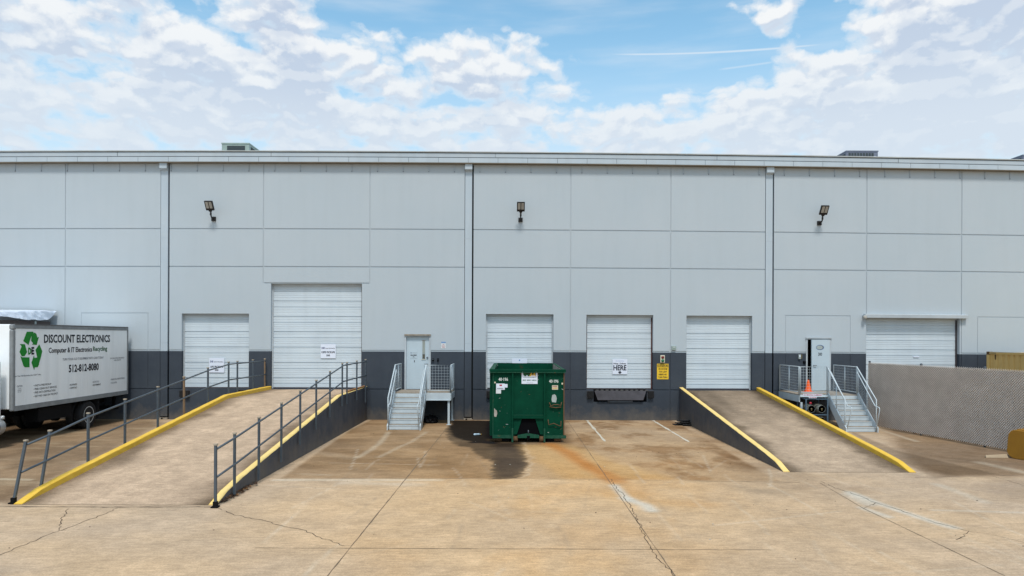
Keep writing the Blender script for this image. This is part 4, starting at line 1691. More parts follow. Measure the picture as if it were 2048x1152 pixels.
# ================================================================= STAIRS
def stairs(name, label, sx0, sx1, lx0, lx1, Db, Dt, side_rail, Dwall):
    """camera-aligned frame; root at the stair foot centre. side_rail: 'right' landing extends right, 'left' extends left"""
    c = (sx0 + sx1) / 2
    t = thing(name, label, 'stairs', L(c, Db), YAW)
    a, b_ = sx0 - c, sx1 - c
    la, lb_ = lx0 - c, lx1 - c
    run = Dt - Db
    yw = Dwall - Db
    n = 7
    rise = ZD0 / n
    tr = run / (n - 1)
    for i in range(n):
        s_ = MB()
        z0, z1 = i * rise, (i + 1) * rise
        y = i * tr
        s_.box(a + .045, b_ - .045, y, y + .012, z0 + .014, z1 - .03, 'stair')
        if i < n - 1:
            s_.box(a + .045, b_ - .045, y - .012, y + tr + .01, z1 - .028, z1, 'stair')
            s_.box(a + .06, b_ - .06, y + .02, y + tr, z1 + .001, z1 + .006, 'tread')
        s_.build('step', t)
    for xx in (a, b_ - .04):
        s_ = MB()
        s_.prism([(-.10, .003), (-.10, .16), (run + .0, ZD0 + .05), (run + .05, ZD0 + .05), (run + .05, ZD0 - .26), (.28, .003)], 'x', xx, xx + .04, 'stair')
        s_.build('stringer', t)
    s_ = MB()
    s_.box(la, lb_, run + .012, yw, ZD0 - .03, ZD0, 'tread')
    lx_a, lx_b = (b_ + .002, lb_) if side_rail == 'right' else (la, a - .002)
    fd_ = .27 if side_rail == 'right' else .07
    s_.box(lx_a, lx_b, run - .0, run + .045, ZD0 - fd_, ZD0 - .002, 'stair')
    s_.box(lx_a, lx_b, run - .035, run + .045, ZD0 - fd_ - .015, ZD0 - fd_, 'stair')
    ex = lb_ if side_rail == 'right' else la
    s_.box(ex - .02, ex + .02, run + .05, yw, ZD0 - .28, ZD0 - .032, 'stair')
    s_.build('landing', t)
    legx = (lb_ - .07) if side_rail == 'right' else (la + .07)
    for yy in (run + .06, yw - .10):
        s_ = MB()
        s_.box(legx - .04, legx + .04, yy - .03, yy + .03, .012, ZD0 - .286, 'stair')
        s_.box(legx - .09, legx + .09, yy - .07, yy + .07, .003, .012, 'stair')
        s_.build('leg', t)
    HR = 1.04
    sl = ZD0 / run

    def sloped_side(xx, ext):
        """stair flank: frame tube, infill wires, grab rail"""
        f_ = MB()
        yb = .02
        zb_, zt_ = .12, ZD0 + HR
        f_.tube([(xx, yb, .02), (xx, yb, 1.14), (xx, run + .1, zt_), (xx, run + .12, zt_)], .021, 'stair')
        f_.tube([(xx, yb, .16), (xx, run, ZD0 + .09)], .016, 'stair')
        for q in (.5, 1.0):
            yq = yb + (run - yb) * q
            f_.tube([(xx, yq, .14 + sl * yq * .95), (xx, yq, 1.14 + (zt_ - 1.14) * (yq - yb) / (run + .08))], .018, 'stair')
        f_.build('stair_rail', t)
        w_ = MB()
        k_ = 0
        yq = yb + .1
        while yq < run:
            w_.tube([(xx, yq, .20 + sl * yq * .95), (xx, yq, 1.10 + (zt_ - 1.14) * (yq - yb) / (run + .08))], 0.0030, 'stair', 4, cap=False)
            yq += .105
        for q in range(1, 9):
            o_ = q * .107
            w_.tube([(xx, yb, .16 + o_), (xx, run, ZD0 + .09 + o_ * (HR - .09) / .98)], 0.0030, 'stair', 4, cap=False)
        w_.build('wire_infill', t)
        g_ = MB()
        s = .07 * ext
        g_.tube([(xx + s, run - .05, ZD0 + .86), (xx + s, -.02, .93), (xx + s, -.30, .90), (xx + s, -.33, .84), (xx + s * .4, -.02, .02)], .017, 'stair')
        g_.tube([(xx, run - .25, ZD0 + .63), (xx + s, run - .25, ZD0 + .63)], .012, 'stair')
        g_.build('grab_rail', t)

    def flat_side(p0, p1, nm='landing_rail'):
        f_ = MB()
        p0, p1 = Vector(p0), Vector(p1)
        zt_, zb_ = ZD0 + HR, ZD0 + .09
        f_.tube([(*p0.xy, ZD0), (*p0.xy, zt_), (*p1.xy, zt_), (*p1.xy, ZD0)], .021, 'stair')
        f_.tube([(*p0.xy, zb_), (*p1.xy, zb_)], .016, 'stair')
        if (p1 - p0).length > 1.2:
            m_ = (p0 + p1) / 2
            f_.tube([(*m_.xy, zb_), (*m_.xy, zt_)], .018, 'stair')
        f_.build(nm, t)
        w_ = MB()
        n_ = int((p1 - p0).length / .10)
        for q in range(1, n_):
            m_ = p0.lerp(p1, q / n_)
            w_.tube([(*m_.xy, zb_), (*m_.xy, zt_)], 0.0030, 'stair', 4, cap=False)
        for q in range(1, 9):
            zz = zb_ + (zt_ - zb_) * q / 9
            w_.tube([(*p0.xy, zz), (*p1.xy, zz)], 0.0030, 'stair', 4, cap=False)
        w_.build('wire_infill', t)
    ya, yb2 = run + .10, yw - .06
    sloped_side(a + .02, 1)
    sloped_side(b_ - .02, -1)
    if side_rail == 'right':
        flat_side((a + .02, ya, 0), (a + .02, yb2, 0))
        flat_side((b_ + .02, run + .02, 0), (lb_ - .02, run + .02, 0))
        flat_side((lb_, ya, 0), (lb_, yb2, 0))
    else:
        flat_side((b_ - .02, ya, 0), (b_ - .02, yb2, 0))
        flat_side((la + .02, run + .02, 0), (a - .02, run + .02, 0))
        flat_side((la, ya, 0), (la, yb2, 0))
    return t


stairs('metal_stairs', 'grey steel stairs up to the closed door left of the green container', -4.42, -3.22, -4.42, -2.30, 24.25, 25.65, 'right', 27.22)
stairs('metal_stairs', 'grey steel stairs up to the door standing ajar beside the slatted fence', 11.78, 12.93, 10.75, 12.93, 24.15, 25.45, 'left', 27.45)

# traffic cone on the right landing
p = P(1616.5, 780, 26.75)
t = thing('traffic_cone', 'orange traffic cone standing on the landing by the open door', 'traffic cone', (p.x, p.y, ZD0 + .001))
b = MB()
b.lathe([(.145, .02), (.125, .05), (.085, .22), (.045, .42), (.03, .47), (.026, .475)], 'orange', n=20)
b.build('cone_body', t)
b = MB()
b.box(-.16, .16, -.16, .16, 0, .022, 'orange')
b.build('base', t, bevel=.01)

# gas rack under the right landing
p = L(11.27, 25.22)
rk = thing('gas_rack', 'blue grey rack with flammable gas warning under the right landing', 'rack', p, YAW)
b = MB()
w, dd, h = .80, .75, 1.08
for xx in (-w / 2, w / 2):
    for yy in (0, dd):
        b.box(xx - .02, xx + .02, yy - .02, yy + .02, .002, h, 'bluerack')
for zz in (.06, .49, h - .01):
    for yy in (0, dd):
        b.box(-w / 2, w / 2, yy - .015, yy + .015, zz - .015, zz + .015, 'bluerack')
    for xx in (-w / 2, w / 2):
        b.box(xx - .012, xx + .012, 0, dd, zz - .015, zz + .015, 'bluerack')
b.build('frame', rk)
for (pxa, pya, pxb, pyb, s, m_) in ((1606, 787.5, 1644.5, 792.2, 'NO SMOKING FLAMMABLE', 'inkred'), (1617.5, 792.6, 1633, 796.3, 'PROPANE', 'inkred')):
    a_, b2 = P(pxa, pya, 25.17), P(pxb, pyb, 25.17)
    inv = Matrix.Translation(p) @ Matrix.Rotation(YAW, 4, 'Z')
    a_, b2 = inv.inverted() @ a_, inv.inverted() @ b2
    s_ = MB()
    s_.box(a_.x, b2.x, a_.y - .006, a_.y, b2.z, a_.z, 'white')
    so = s_.build('warning_plate', rk)
    s_ = MB()
    hh = a_.z - b2.z
    text(s_, s, (a_.x + .02, a_.y - .0085, b2.z + hh * .18), XD, ZD, (b2.x - a_.x) - .04, hh * .62, m_)
    s_.build('lettering', so, fix=False)
b = MB()
b.lathe([(.045, 0), (.045, .008), (.03, .012)][::-1], 'inkred', (-.25, -.05, h - .16), 'y', 14)
b.build('red_tag', rk)
cyl0 = None
for i, (cx, cz) in enumerate(((-.19, .70), (.19, .70), (-.19, .26), (.19, .26))):
    if cyl0 is None:
        cyl0 = thing('gas_cylinder', 'upper gas cylinder lying in the rack nearest the ramp', 'gas cylinder', (0, 0, 0), YAW, 'gas cylinders lying in the rack')
        b = MB()
        b.lathe([(.05, -.02), (.11, .0), (.155, .06), (.16, .12), (.16, .62), (.13, .68), (.05, .70)], 'cyl', axis='y', n=20)
        b.build('tank', cyl0)
        b = MB()
        b.lathe([(.135, -.055), (.125, -.055), (.125, -.01), (.135, -.01)], 'galv', axis='y', n=20)
        b.build('collar', cyl0)
        b = MB()
        b.lathe([(.03, -.06), (.03, -.02)], 'brass', axis='y', n=10)
        b.box(-.012, .012, -.058, -.03, -.06, .02, 'brass')
        b.build('valve', cyl0)
        o = cyl0
    else:
        o = copy_tree(cyl0)
    o.location = L(11.27 + cx, 25.28, cz)
    o['label'] = ['upper gas cylinder in the rack nearest the ramp', 'upper gas cylinder in the rack nearest the stairs',
                  'lower gas cylinder in the rack nearest the ramp', 'lower gas cylinder in the rack nearest the stairs'][i]

# ================================================================= WASTE CONTAINER
DF = 21.5
X0C = .525
t = thing('waste_container', 'dark green open top roll off waste container with white number stencils', 'waste container', L(X0C, DF), YAW)
WD, LEN, TOP, BOT = 1.10, 5.1, 2.30, .15
b = MB()
b.box(-WD, WD, .0, .03, BOT, TOP - .08, 'green')
b.build('front_panel', t)
b = MB()
b.box(-WD, -WD + .03, .031, LEN, BOT, TOP - .08, 'green')
b.build('side_panel', t)
b = MB()
b.box(WD - .03, WD - .004, .031, LEN, BOT, TOP - .08, 'green')
b.box(WD - .034, WD - .031, .04, LEN - .04, BOT, TOP - .02, 'rustpale')
b.build('side_panel', t)
b = MB()
b.box(-WD + .031, WD - .035, LEN - .05, LEN, BOT, TOP + .0, 'green')
b.box(-WD + .031, WD - .035, .031, LEN - .05, BOT + .02, BOT + .06, 'greenedge')
b.build('rear_door', t)
for (xa, xb) in ((-WD - .13, -WD + .02), (WD - .02, WD + .06)):
    b = MB()
    b.box(xa, xb, .046, LEN - .032, TOP - .07, TOP - .001, 'greenedge')
    b.build('side_top_rail', t, bevel=.012)
b = MB()
b.prism([(-WD - .135, TOP - .075), (-WD - .13, TOP + .002), (WD + .07, TOP + .002), (WD + .075, TOP - .075)], 'y', -.085, .045, 'green')
b.box(-WD - .13, WD + .07, -.092, -.086, TOP - .11, TOP - .085, 'greenedge')
b.build('front_top_rail', t, bevel=.012)
b = MB()
b.box(-WD - .09, WD + .04, LEN - .03, LEN + .05, TOP - .07, TOP + .0, 'greenedge')
b.build('rear_top_rail', t, bevel=.01)
for xx in (-.50, .505):
    b = MB()
    b.box(xx - .028, xx + .028, -.075, -.001, .02, TOP - .09, 'green')
    b.box(xx - .028, xx + .028, -.11, -.076, .01, .45, 'greenedge')
    b.build('upright', t, bevel=.008)
for i in range(7):
    y = .12 + i * .79
    for sgn in (-1, 1):
        b = MB()
        xa = -WD - .12 if sgn < 0 else WD - .003
        b.box(xa, xa + (.119 if sgn < 0 else .045), y - .05, y + .05, BOT + .05, TOP - .075, 'green')
        b.build('side_rib', t)
b = MB()
b.box(-WD - .03, -WD - .001, -.02, .05, BOT - .02, TOP - .08, 'greenedge')
b.build('corner_post', t)
b = MB()
b.box(WD + .0, WD + .035, -.02, .05, BOT - .02, TOP - .08, 'rustedge')
b.build('corner_post', t)
b = MB()
b.box(-.47, .475, -.09, -.002, .76, .86, 'green')
b.box(-.46, .465, -.095, -.05, .861, .872, 'greenedge')
b.build('cross_bar', t)
b = MB()
b.box(-.40, .40, -.006, -.002, .20, .758, 'black')
b.add([(-.465, -.03, .758), (-.20, -.03, .758), (-.36, -.05, .26), (-.465, -.05, .26)], [(0, 1, 2, 3)], 'green')
b.add([(.47, -.03, .758), (.21, -.03, .758), (.37, -.05, .26), (.47, -.05, .26)], [(0, 1, 2, 3)], 'green')
b.build('hook_pocket', t)
b = MB()
b.prism([(-.34, .24), (0, .30), (.34, .24), (.34, .15), (-.34, .15)], 'y', -.10, -.055, 'greenedge')
b.box(-.05, .05, -.102, -.1, .10, .22, 'black')
b.tube([(0, -.09, .28), (0, -.09, .40)], .018, 'rail', 8)
b.build('pull_hook', t)
for (xa, xb) in ((-WD - .02, -.53), (.54, WD + .09)):
    b = MB()
    b.box(xa, xb, -.03, -.001, .13, .23, 'greenedge')
    b.build('bottom_rail', t)
for (xa, xb) in ((-.85, -.6), (.6, .85)):
    b = MB()
    b.box(xa, xb, .08, LEN - .3, .02, .149, 'chassis')
    b.build('floor_rail', t)
for xx in (-.40, .42, -.95, .93):
    b = MB()
    rr = .10 if abs(xx) < .5 else .085
    ww = .07 if abs(xx) < .5 else .11
    b.lathe([(rr, -ww), (rr, ww)], 'rustedge', (xx, .02 if abs(xx) < .5 else .12, rr + .003), 'x', 16)
    b.build('roller', t)
# torn flap of plate at the right: bent strap edges
b = MB()
for pts in ([(.66, -.02, 1.26), (.70, -.06, 1.15), (.80, -.08, 1.20), (.92, -.08, 1.20), (1.02, -.05, 1.17), (1.04, -.02, 1.27)],
            [(.66, -.05, 1.13), (.85, -.07, 1.10), (1.03, -.05, 1.12)],
            [(.62, -.02, .72), (.64, -.05, .56), (.80, -.07, .61), (.95, -.06, .54), (1.02, -.04, .52), (1.03, -.02, .68)]):
    b = MB()
    b.tube(pts, .014, 'rustedge', 8)
    b.build('bent_strap', t)


def onfront(px, py, yo=-.0):
    q = P(px, py, DF + yo)
    inv = (Matrix.Translation(t.location) @ Matrix.Rotation(YAW, 4, 'Z')).inverted()
    v = inv @ q
    return v.x, v.z


def fr_rect(pxa, pya, pxb, pyb):
    a = onfront(pxa, pya)
    c = onfront(pxb, pyb)
    return a[0], c[0], c[1], a[1]


xa, xb, z0, z1 = fr_rect(1043.2, 743, 1075, 767.8)
sg = MB()
sg.prism([(xa, z0), (xb, z0), (xb, z1 - .04), (xb - .05, z1 - .0), (xb - .06, z1 - .10), (xa + .06, z1 - .12), (xa + .04, z1 - .01), (xa, z1 - .02)], 'y', -.008, -.0015, 'white')
so = sg.build('company_plate', t)
sg = MB()
w, h = xb - xa, z1 - z0
cx = (xa + xb) / 2
sg.prism([(xa + .05, z0 + h * .88), (xa + .09, z0 + h * .62), (xa + .14, z0 + h * .62), (xa + .17, z0 + h * .78), (xa + .20, z0 + h * .62), (xa + .245, z0 + h * .62), (xa + .26, z0 + h * .80)], 'y', -.011, -.0085, 'inkdkgreen')
sg.prism([(xb - .26, z0 + h * .62), (xb - .20, z0 + h * .96), (xb - .15, z0 + h * .70), (xb - .10, z0 + h * .96), (xb - .05, z0 + h * .62), (xb - .09, z0 + h * .62), (xb - .11, z0 + h * .78), (xb - .15, z0 + h * .62), (xb - .18, z0 + h * .78), (xb - .20, z0 + h * .62)], 'y', -.011, -.0085, 'gold')
sg.build('logo', so)
sg = MB()
text(sg, 'WASTE MANAGEMENT', (xa + .05, -.0095, z0 + h * .50), XD, ZD, w - .10, h * .05, 'inkdkgreen')
text(sg, '800 800 5804', (xa + .035, -.0095, z0 + h * .24), XD, ZD, w - .07, h * .115, 'inkdkgreen')
text(sg, 'www.wm.com', (xa + .16, -.0095, z0 + h * .07), XD, ZD, w - .30, h * .05, 'inkgrey')
sg.build('lettering', so, fix=False)
sg = MB()
for (pxa, pyb, pxb) in ((997, 761.5, 1016), (1098, 765.3, 1117)):
    x0_, z_ = onfront(pxa, pyb)
    x1_, _ = onfront(pxb, pyb)
    text(sg, '40\u00b7196', (x0_, -.004, z_), XD, ZD, x1_ - x0_, .095, 'paintwhite', False, .03)
sg.build('lettering', t, fix=False)
for q, m_ in (((992.3, 767, 1009.5, 779.5), 'white'), ((1009.6, 768, 1015, 775), 'white'), ((992, 779.7, 1002, 787), 'whitedoor'), ((1104, 770.5, 1116, 779.3), 'cream'),
              ((988.5, 763.5, 991.5, 766.5), 'cream'), ((1123, 765.5, 1126, 769), 'cream'), ((999, 769, 1004, 772), 'inkred')):
    xa, xb, z0, z1 = fr_rect(*q)
    sg = MB()
    sg.box(xa, xb, -.006 - (.002 if m_ == 'inkred' else 0), -.002, z0, z1, m_)
    sg.build('sticker', t)
sg = MB()
xa, z_ = onfront(994, 778)
text(sg, 'WARNING', (xa, -.0085, z_), XD, ZD, .2, .035, 'ink')
xa, z_ = onfront(1105.5, 774)
text(sg, 'DANGER', (xa, -.0085, z_), XD, ZD, .14, .035, 'inkred')
xa, z_ = onfront(1105.5, 777)
sg.box(xa, xa + .14, -.008, -.0065, z_, z_ + .02, 'gold')
sg.build('sticker_lettering', t, fix=False)
sg = MB()
rgd = random.Random(21)
for i in range(70):
    x_ = rgd.uniform(-WD + .04, WD - .05)
    z_ = rgd.choice([rgd.uniform(.25, .7), rgd.uniform(.25, 2.1), rgd.uniform(1.9, 2.15)])
    if -.56 < x_ < -.44 or .44 < x_ < .57 or z_ < .9 and -.5 < x_ < .5:
        continue
    l_, a_ = rgd.uniform(.01, .07), rgd.uniform(-1.2, 1.2)
    dx_, dz_ = math.cos(a_) * l_, math.sin(a_) * l_
    sg.prism([(x_, z_), (x_ + dx_, z_ + dz_), (x_ + dx_ + .008, z_ + dz_ + .012), (x_ + .006, z_ + .014)], 'y', -.0025, -.001, rgd.choice(['greenedge', 'galv', 'greenedge', 'rustedge']))
for i in range(16):
    x_ = rgd.uniform(-.28, .30)
    sg.prism([(x_, 2.215), (x_ + rgd.uniform(.05, .14), 2.215), (x_ + rgd.uniform(.03, .08), 2.215 - rgd.uniform(.05, .19))], 'y', -.0012, -.0004 - i * .00002, 'leaf')
sg.build('scrape_mark', t)
sg = MB()
for pts, m_ in (([(1104, 804), (1103, 798), (1104.5, 790), (1109, 788.5), (1112, 791), (1113.5, 797), (1112, 805)], 'galv'),
                ([(988.3, 816), (990.5, 819), (993.5, 821), (994.5, 827), (992.5, 834), (988.3, 833)], 'rustpale')):
    pp = [onfront(*q) for q in pts]
    sg = MB()
    sg.prism(pp, 'y', -.004, -.0012, m_)
    sg.build('bare_patch', t)

# ================================================================= BOX TRUCKS
A_ = P(25, 822, 20.45)
B_ = P(253.5, 783.5, 26.75)
ta = math.atan2((B_ - A_).y, (B_ - A_).x) - math.pi / 2
LT = (B_ - A_).to_2d().length
ZB0, ZT0 = (A_.z + B_.z) / 2 - .0, (P(25, 646, 20.45).z + P(253.5, 656.5, 26.75).z) / 2
truck = thing('box_truck', 'white box truck with green recycling arrows and phone number on its side', 'box truck', (A_.x, A_.y, 0), ta)
TM = Matrix.Translation((A_.x, A_.y, 0)) @ Matrix.Rotation(ta, 4, 'Z')
TI = TM.inverted()
BW = 2.45
bx = MB()
bx.box(-BW, -.012, .0, LT, ZB0 + .0, ZT0, 'truckwhite')
box = bx.build('cargo_box', truck, bevel=.03)
tr = MB()
tr.box(-.011, .012, .10, LT - .02, ZB0 + .10, ZT0 - .13, 'truckwhite')
tr.build('side_panel', box)
tr = MB()
tr.box(-.025, .022, .06, LT + .01, ZT0 - .128, ZT0 + .012, 'alu')
tr.box(-.025, .030, .06, LT + .01, ZT0 - .02, ZT0 + .016, 'aludark')
tr.build('top_rail', box)
tr = MB()
tr.box(-.02, .020, .06, LT + .01, ZB0 - .05, ZB0 + .098, 'alu')
tr.build('bottom_rail', box)
tr = MB()
tr.box(-.10, .02, -.03, .10, ZB0 - .05, ZT0 - .16, 'alu')
tr.box(-.10, .024, -.034, .14, ZT0 - .16, ZT0 + .0, 'alu')
tr.build('corner_post', box, bevel=.04)
tr = MB()
tr.box(-.02, .024, LT + .012, LT + .06, ZB0 - .05, ZT0 + .01, 'alu')
tr.build('rear_frame', box)
tr = MB()
for i in range(1, 15):
    y = .12 + i * (LT - .2) / 15
    tr.box(.0121, .0132, y - .004, y + .004, ZB0 + .11, ZT0 - .14, 'truckwhite')
tr.build('panel_seam', box)


def TS(zx, zy):
    """a point measured on the truck's side -> (distance along the side, height)"""
    d = ray(20 + zx / 6.4, 650 + zy / 6.4)
    o_ = TI @ CAM
    dd_ = TI.to_3x3() @ d
    k_ = (.014 - o_.x) / dd_.x
    q = o_ + dd_ * k_
    return q.y, q.z


lt = MB()


def tt(s, xl, yb, yt, xr, m_, wt=.012):
    s0, z0 = TS(xl, yb)
    s1, _ = TS(xr, yb)
    _, z1 = TS(xl, yt)
    text(lt, s, (.016, s0, z0), (0, 1, 0), ZD, s1 - s0, z1 - z0, m_, False, wt)


tt('DISCOUNT ELECTRONICS', 434, 226, 124, 1280, 'ink', .03)
tt('Computer & IT Electronics', 494, 357, 292, 1050, 'ink', .026)
tt('Recycling', 1062, 332, 276, 1243, 'inkdkgreen', .026)
tt('TURN YOUR OLD IT EQUIPMENT INTO CASH TODAY', 672, 456, 426, 1197, 'inkgrey')
tt('512-812-8080', 752, 604, 513, 1135, 'ink', .032)
tt('Turn Your Old Electronics Into CASH Today', 50, 668, 648, 394, 'inkgrey')
for s, xl, yb, yt, xr in (('\u2022 FAST & FREE PICKUP', 302, 788, 765, 528), ('\u2022 FREE CLEAN OUT SERVICES', 302, 834, 810, 597), ('\u2022 FREE DATA DESTRUCTION', 302, 879, 855, 580),
                          ('\u2022 GET PAID CASH ON THE SPOT', 302, 926, 902, 612), ('\u2022 BUSINESS', 758, 779, 757, 856), ('\u2022 HOPITALS', 758, 820, 798, 856),
                          ('\u2022 SCHOOLS', 1052, 742, 720, 1140), ('\u2022 GOVERMENT', 1052, 782, 760, 1160), ('\u2022 FINANCIAL INSTITUTIONS', 1284, 708, 688, 1465), ('\u2022 COLLEGES', 1284, 752, 732, 1368)):
    tt(s, xl, yb, yt, xr, 'inkgrey' if yb < 760 else 'ink')
tt('RECYCLING AUSTIN & SURROUNDING', 1284, 436, 418, 1460, 'inkgrey')
tt("AREA SINCE '97", 1332, 459, 443, 1420, 'inkgrey')
tt('CAUTION', 88, 797, 775, 157, 'inkgrey')
tt('LOW', 102, 822, 812, 145, 'inkgrey')
tt('CLEARANCE', 96, 845, 832, 148, 'inkgrey')
tt("12'-6\"", 98, 866, 852, 145, 'inkgrey')
lt.build('lettering', box, fix=False)
lg = MB()
for poly in ([(170, 205), (215, 86), (290, 85), (302, 92), (272, 145), (236, 256)],
             [(270, 200), (276, 140), (292, 106), (316, 97), (338, 115), (349, 160), (369, 152), (340, 256), (277, 250), (296, 236)],
             [(375, 248), (412, 335), (398, 400), (368, 500), (350, 425), (326, 318)],
             [(306, 390), (275, 482), (308, 578), (316, 543), (355, 540), (372, 500), (355, 416), (312, 420)],
             [(133, 400), (158, 413), (249, 414), (249, 541), (190, 541), (172, 522)],
             [(124, 243), (190, 246), (218, 347), (185, 399), (150, 400), (122, 345), (148, 272)]):
    pp = [TS(*q) for q in poly]
    lg.prism(pp, 'x', .0145, .018, 'inkgreen')
for s, xl, yb, yt, xr, m_ in (('D', 231, 373, 293, 270, 'inkgreen'), ('E', 272, 373, 286, 308, 'ink')):
    s0, z0 = TS(xl, yb)
    s1, _ = TS(xr, yb)
    _, z1 = TS(xl, yt)
    text(lg, s, (.0205, s0, z0), (0, 1, 0), ZD, s1 - s0, z1 - z0, m_, False, .05)
lg.build('recycling_logo', box, fix=False)
# writing on the front of the box
lf = MB()
text(lf, '512-812-8080', (-1.1, -.004, ZB0 + 1.0), XD, ZD, .75, .06, 'inkgrey')
lf.build('front_lettering', box, fix=False)
# chassis, cab and running gear
ch = MB()
for xx in (-1.65, -.85):
    ch.box(xx - .04, xx + .04, -2.2, LT - .1, .72, .98, 'chassis')
ch.box(-2.2, -.3, -.1, LT - .2, .985, ZB0 - .01, 'chassis')
for i in range(8):
    y = .3 + i * .85
    ch.box(-2.3, -.1, y, y + .08, .98, ZB0 - .055, 'chassis')
ch.box(-.55, -.10, 1.3, 3.0, .55, .97, 'chassis')
ch.build('chassis', truck)
rw = TI @ P(182, 828, 24.35)
WY = rw.y
for (yy, dual) in ((WY, True), (-1.75, False)):
    for side in (0, 1):
        for d_ in range(2 if dual else 1):
            wr = .485
            cx = (-.17 - d_ * .30) if side == 0 else (-BW + .17 + d_ * .30)
            w_ = MB()
            prof = [(.29, -.125), (.40, -.135), (.465, -.115), (wr, -.08), (wr, .08), (.465, .115), (.40, .135), (.29, .125)]
            w_.lathe(prof, 'rubber', (cx, yy, wr + .003), 'x', 32)
            wo = w_.build('wheel', truck)
            if d_ == 0:
                s = 1 if side == 0 else -1
                r_ = MB()
                r_.lathe([(.295, .10 * s), (.30, .13 * s), (.275, .125 * s), (.25, .06 * s), (.16, .04 * s), (.13, .09 * s), (.10, .12 * s), (.03, .13 * s)], 'rim', (cx, yy, wr + .003), 'x', 28)
                for k_ in range(8):
                    a = k_ * math.pi / 4
                    r_.lathe([(.028, .048 * s), (.028, .062 * s)], 'black', (cx, yy + .20 * math.cos(a), wr + .20 * math.sin(a)), 'x', 8)
                r_.build('rim', wo)
ax = MB()
ax.tube([(-.4, WY, .49), (-BW + .4, WY, .49)], .09, 'chassis', 12)
ax.lathe([(.05, -.2), (.22, -.08), (.22, .08), (.05, .2)], 'chassis', (-BW / 2, WY, .49), 'x', 14)
ax.build('axle', truck)
for xx in (-.47, -BW + .05):
    mf = MB()
    mf.box(xx, xx + .42, WY + .62, WY + .635, .28, 1.0, 'rubber')
    mf.build('mud_flap', truck)
tk = MB()
tkc = TI @ P(4, 852, 19.9)
tk.lathe([(.05, -.0), (.22, -.02), (.25, -.06), (.25, -1.1), (.22, -1.14), (.05, -1.16)], 'chrome', (-.18, tkc.y + .25, .62), 'y', 24)
tank = tk.build('fuel_tank', truck)
for dy in (-.10, -.62):
    tk = MB()
    tk.lathe([(.256, 0), (.256, .05)], 'black', (-.18, tkc.y + dy, .62), 'y', 24)
    tk.build('tank_strap', tank)
tk = MB()
tk.lathe([(.05, 0), (.05, .08), (.035, .10)], 'chrome', (-.02, tkc.y + .17, .84), 'z', 14)
tk.build('fuel_cap', tank)
bu = MB()
bu.box(-BW + .3, -.3, LT - .1, LT - .02, .45, .58, 'chassis')
bu.box(-.5, -.42, LT - .12, LT - .02, .58, ZB0, 'chassis')
bu.box(-BW + .42, -BW + .5, LT - .12, LT - .02, .58, ZB0, 'chassis')
bu.build('rear_bumper', truck)
cb = MB()      # the cab stands outside the picture but casts its part of the scene
cb.prism([(-.25, .55), (-.25, 2.55), (-1.1, 2.6), (-1.75, 1.75), (-2.6, 1.5), (-2.7, .55)], 'x', -BW + .15, -.15, 'truckwhite')
cab = cb.build('cab', truck, bevel=.05)
cb = MB()
cb.prism([(-.75, 1.6), (-.75, 2.35), (-1.12, 2.38), (-1.6, 1.75), (-1.6, 1.6)], 'x', -.148, -.14, 'glasslow')
cb.build('side_window', cab)
cb = MB()
nrm = Vector((0, -.85, .65)).normalized() * .012
q_ = [Vector((-BW + .30, -1.16, 2.53)), Vector((-.30, -1.16, 2.53)), Vector((-.26, -1.70, 1.82)), Vector((-BW + .26, -1.70, 1.82))]
cb.add([v + nrm for v in q_] + [v - nrm for v in q_], [(0, 1, 2, 3), (4, 7, 6, 5), (0, 4, 5, 1), (1, 5, 6, 2), (2, 6, 7, 3), (3, 7, 4, 0)], 'glasslow')
cb.build('windscreen', cab)
cb = MB()
cb.box(-BW + .7, -.7, -2.74, -2.69, .85, 1.35, 'black')
cb.build('grille', cab)
for xx in (-BW + .42, -.42):
    cb = MB()
    cb.lathe([(.14, -2.72), (.14, -2.66)], 'led', (xx, 0, 1.08), 'y', 16)
    cb.build('headlight', cab)
cb = MB()
cb.box(-BW + .1, -.1, -2.82, -2.70, .50, .72, 'chrome')
cb.build('front_bumper', cab)

# second trailer beyond it, with a crumpled silver cover over its roof
C0 = P(100, 640, 26.8)
t2 = thing('trailer', 'dark trailer under a crumpled silver cover behind the white box truck', 'trailer', (C0.x, C0.y, 0), ta)
TZ = P(0, 634, 22.6).z
b = MB()
b.box(-2.5, -.02, -7.5, 0, 1.1, C0.z - .25, 'alu')
b.build('cargo_box', t2)
b = MB()
b.box(-2.5, -.0, -7.5, 0.02, C0.z - .249, C0.z - .06, 'brownrail')
b.box(.001, .012, -.9, -.8, C0.z - .24, C0.z - .06, 'galv')
b.build('top_rail', t2)
ct = MB()
rgc = random.Random(9)
NY, NX = 70, 14
vs, fs = [], []
ztop = P(100, 621.5, 26.8).z
zlow = P(90, 637.5, 26.8).z
for i in range(NY + 1):
    y = .12 - i * 7.6 / NY
    for j in range(NX + 1):
        f_ = j / NX
        if f_ < .35:
            g_ = f_ / .35
            x_ = .10 - .03 * g_
            endc = max(0, 1 - (.12 - y) / .55)
            lo = zlow - .02 + endc ** 2 * (ztop - zlow) * .95 + .05 * math.sin(y * 1.3)
            z_ = lo + (ztop - .045 * min(3, .12 - y) - lo) * math.sin(g_ * math.pi / 2)
            x_ += .05 * (1 - g_)
        else:
            g_ = (f_ - .35) / .65
            x_ = .07 - g_ * 2.65
            z_ = ztop + .03 * math.sin(g_ * 3.1) - .045 * min(3, .12 - y)
        cr_ = .03 * math.sin(y * 3.1 + f_ * 9) * math.sin(y * 1.7 + 2) + .02 * math.sin(y * 9 + f_ * 14) + rgc.uniform(-.018, .018)
        vs.append((x_ + cr_ * .6, y, z_ + cr_ * .5))
for i in range(NY):
    for j in range(NX):
        a = i * (NX + 1) + j
        fs.append((a, a + 1, a + NX + 2, a + NX + 1))
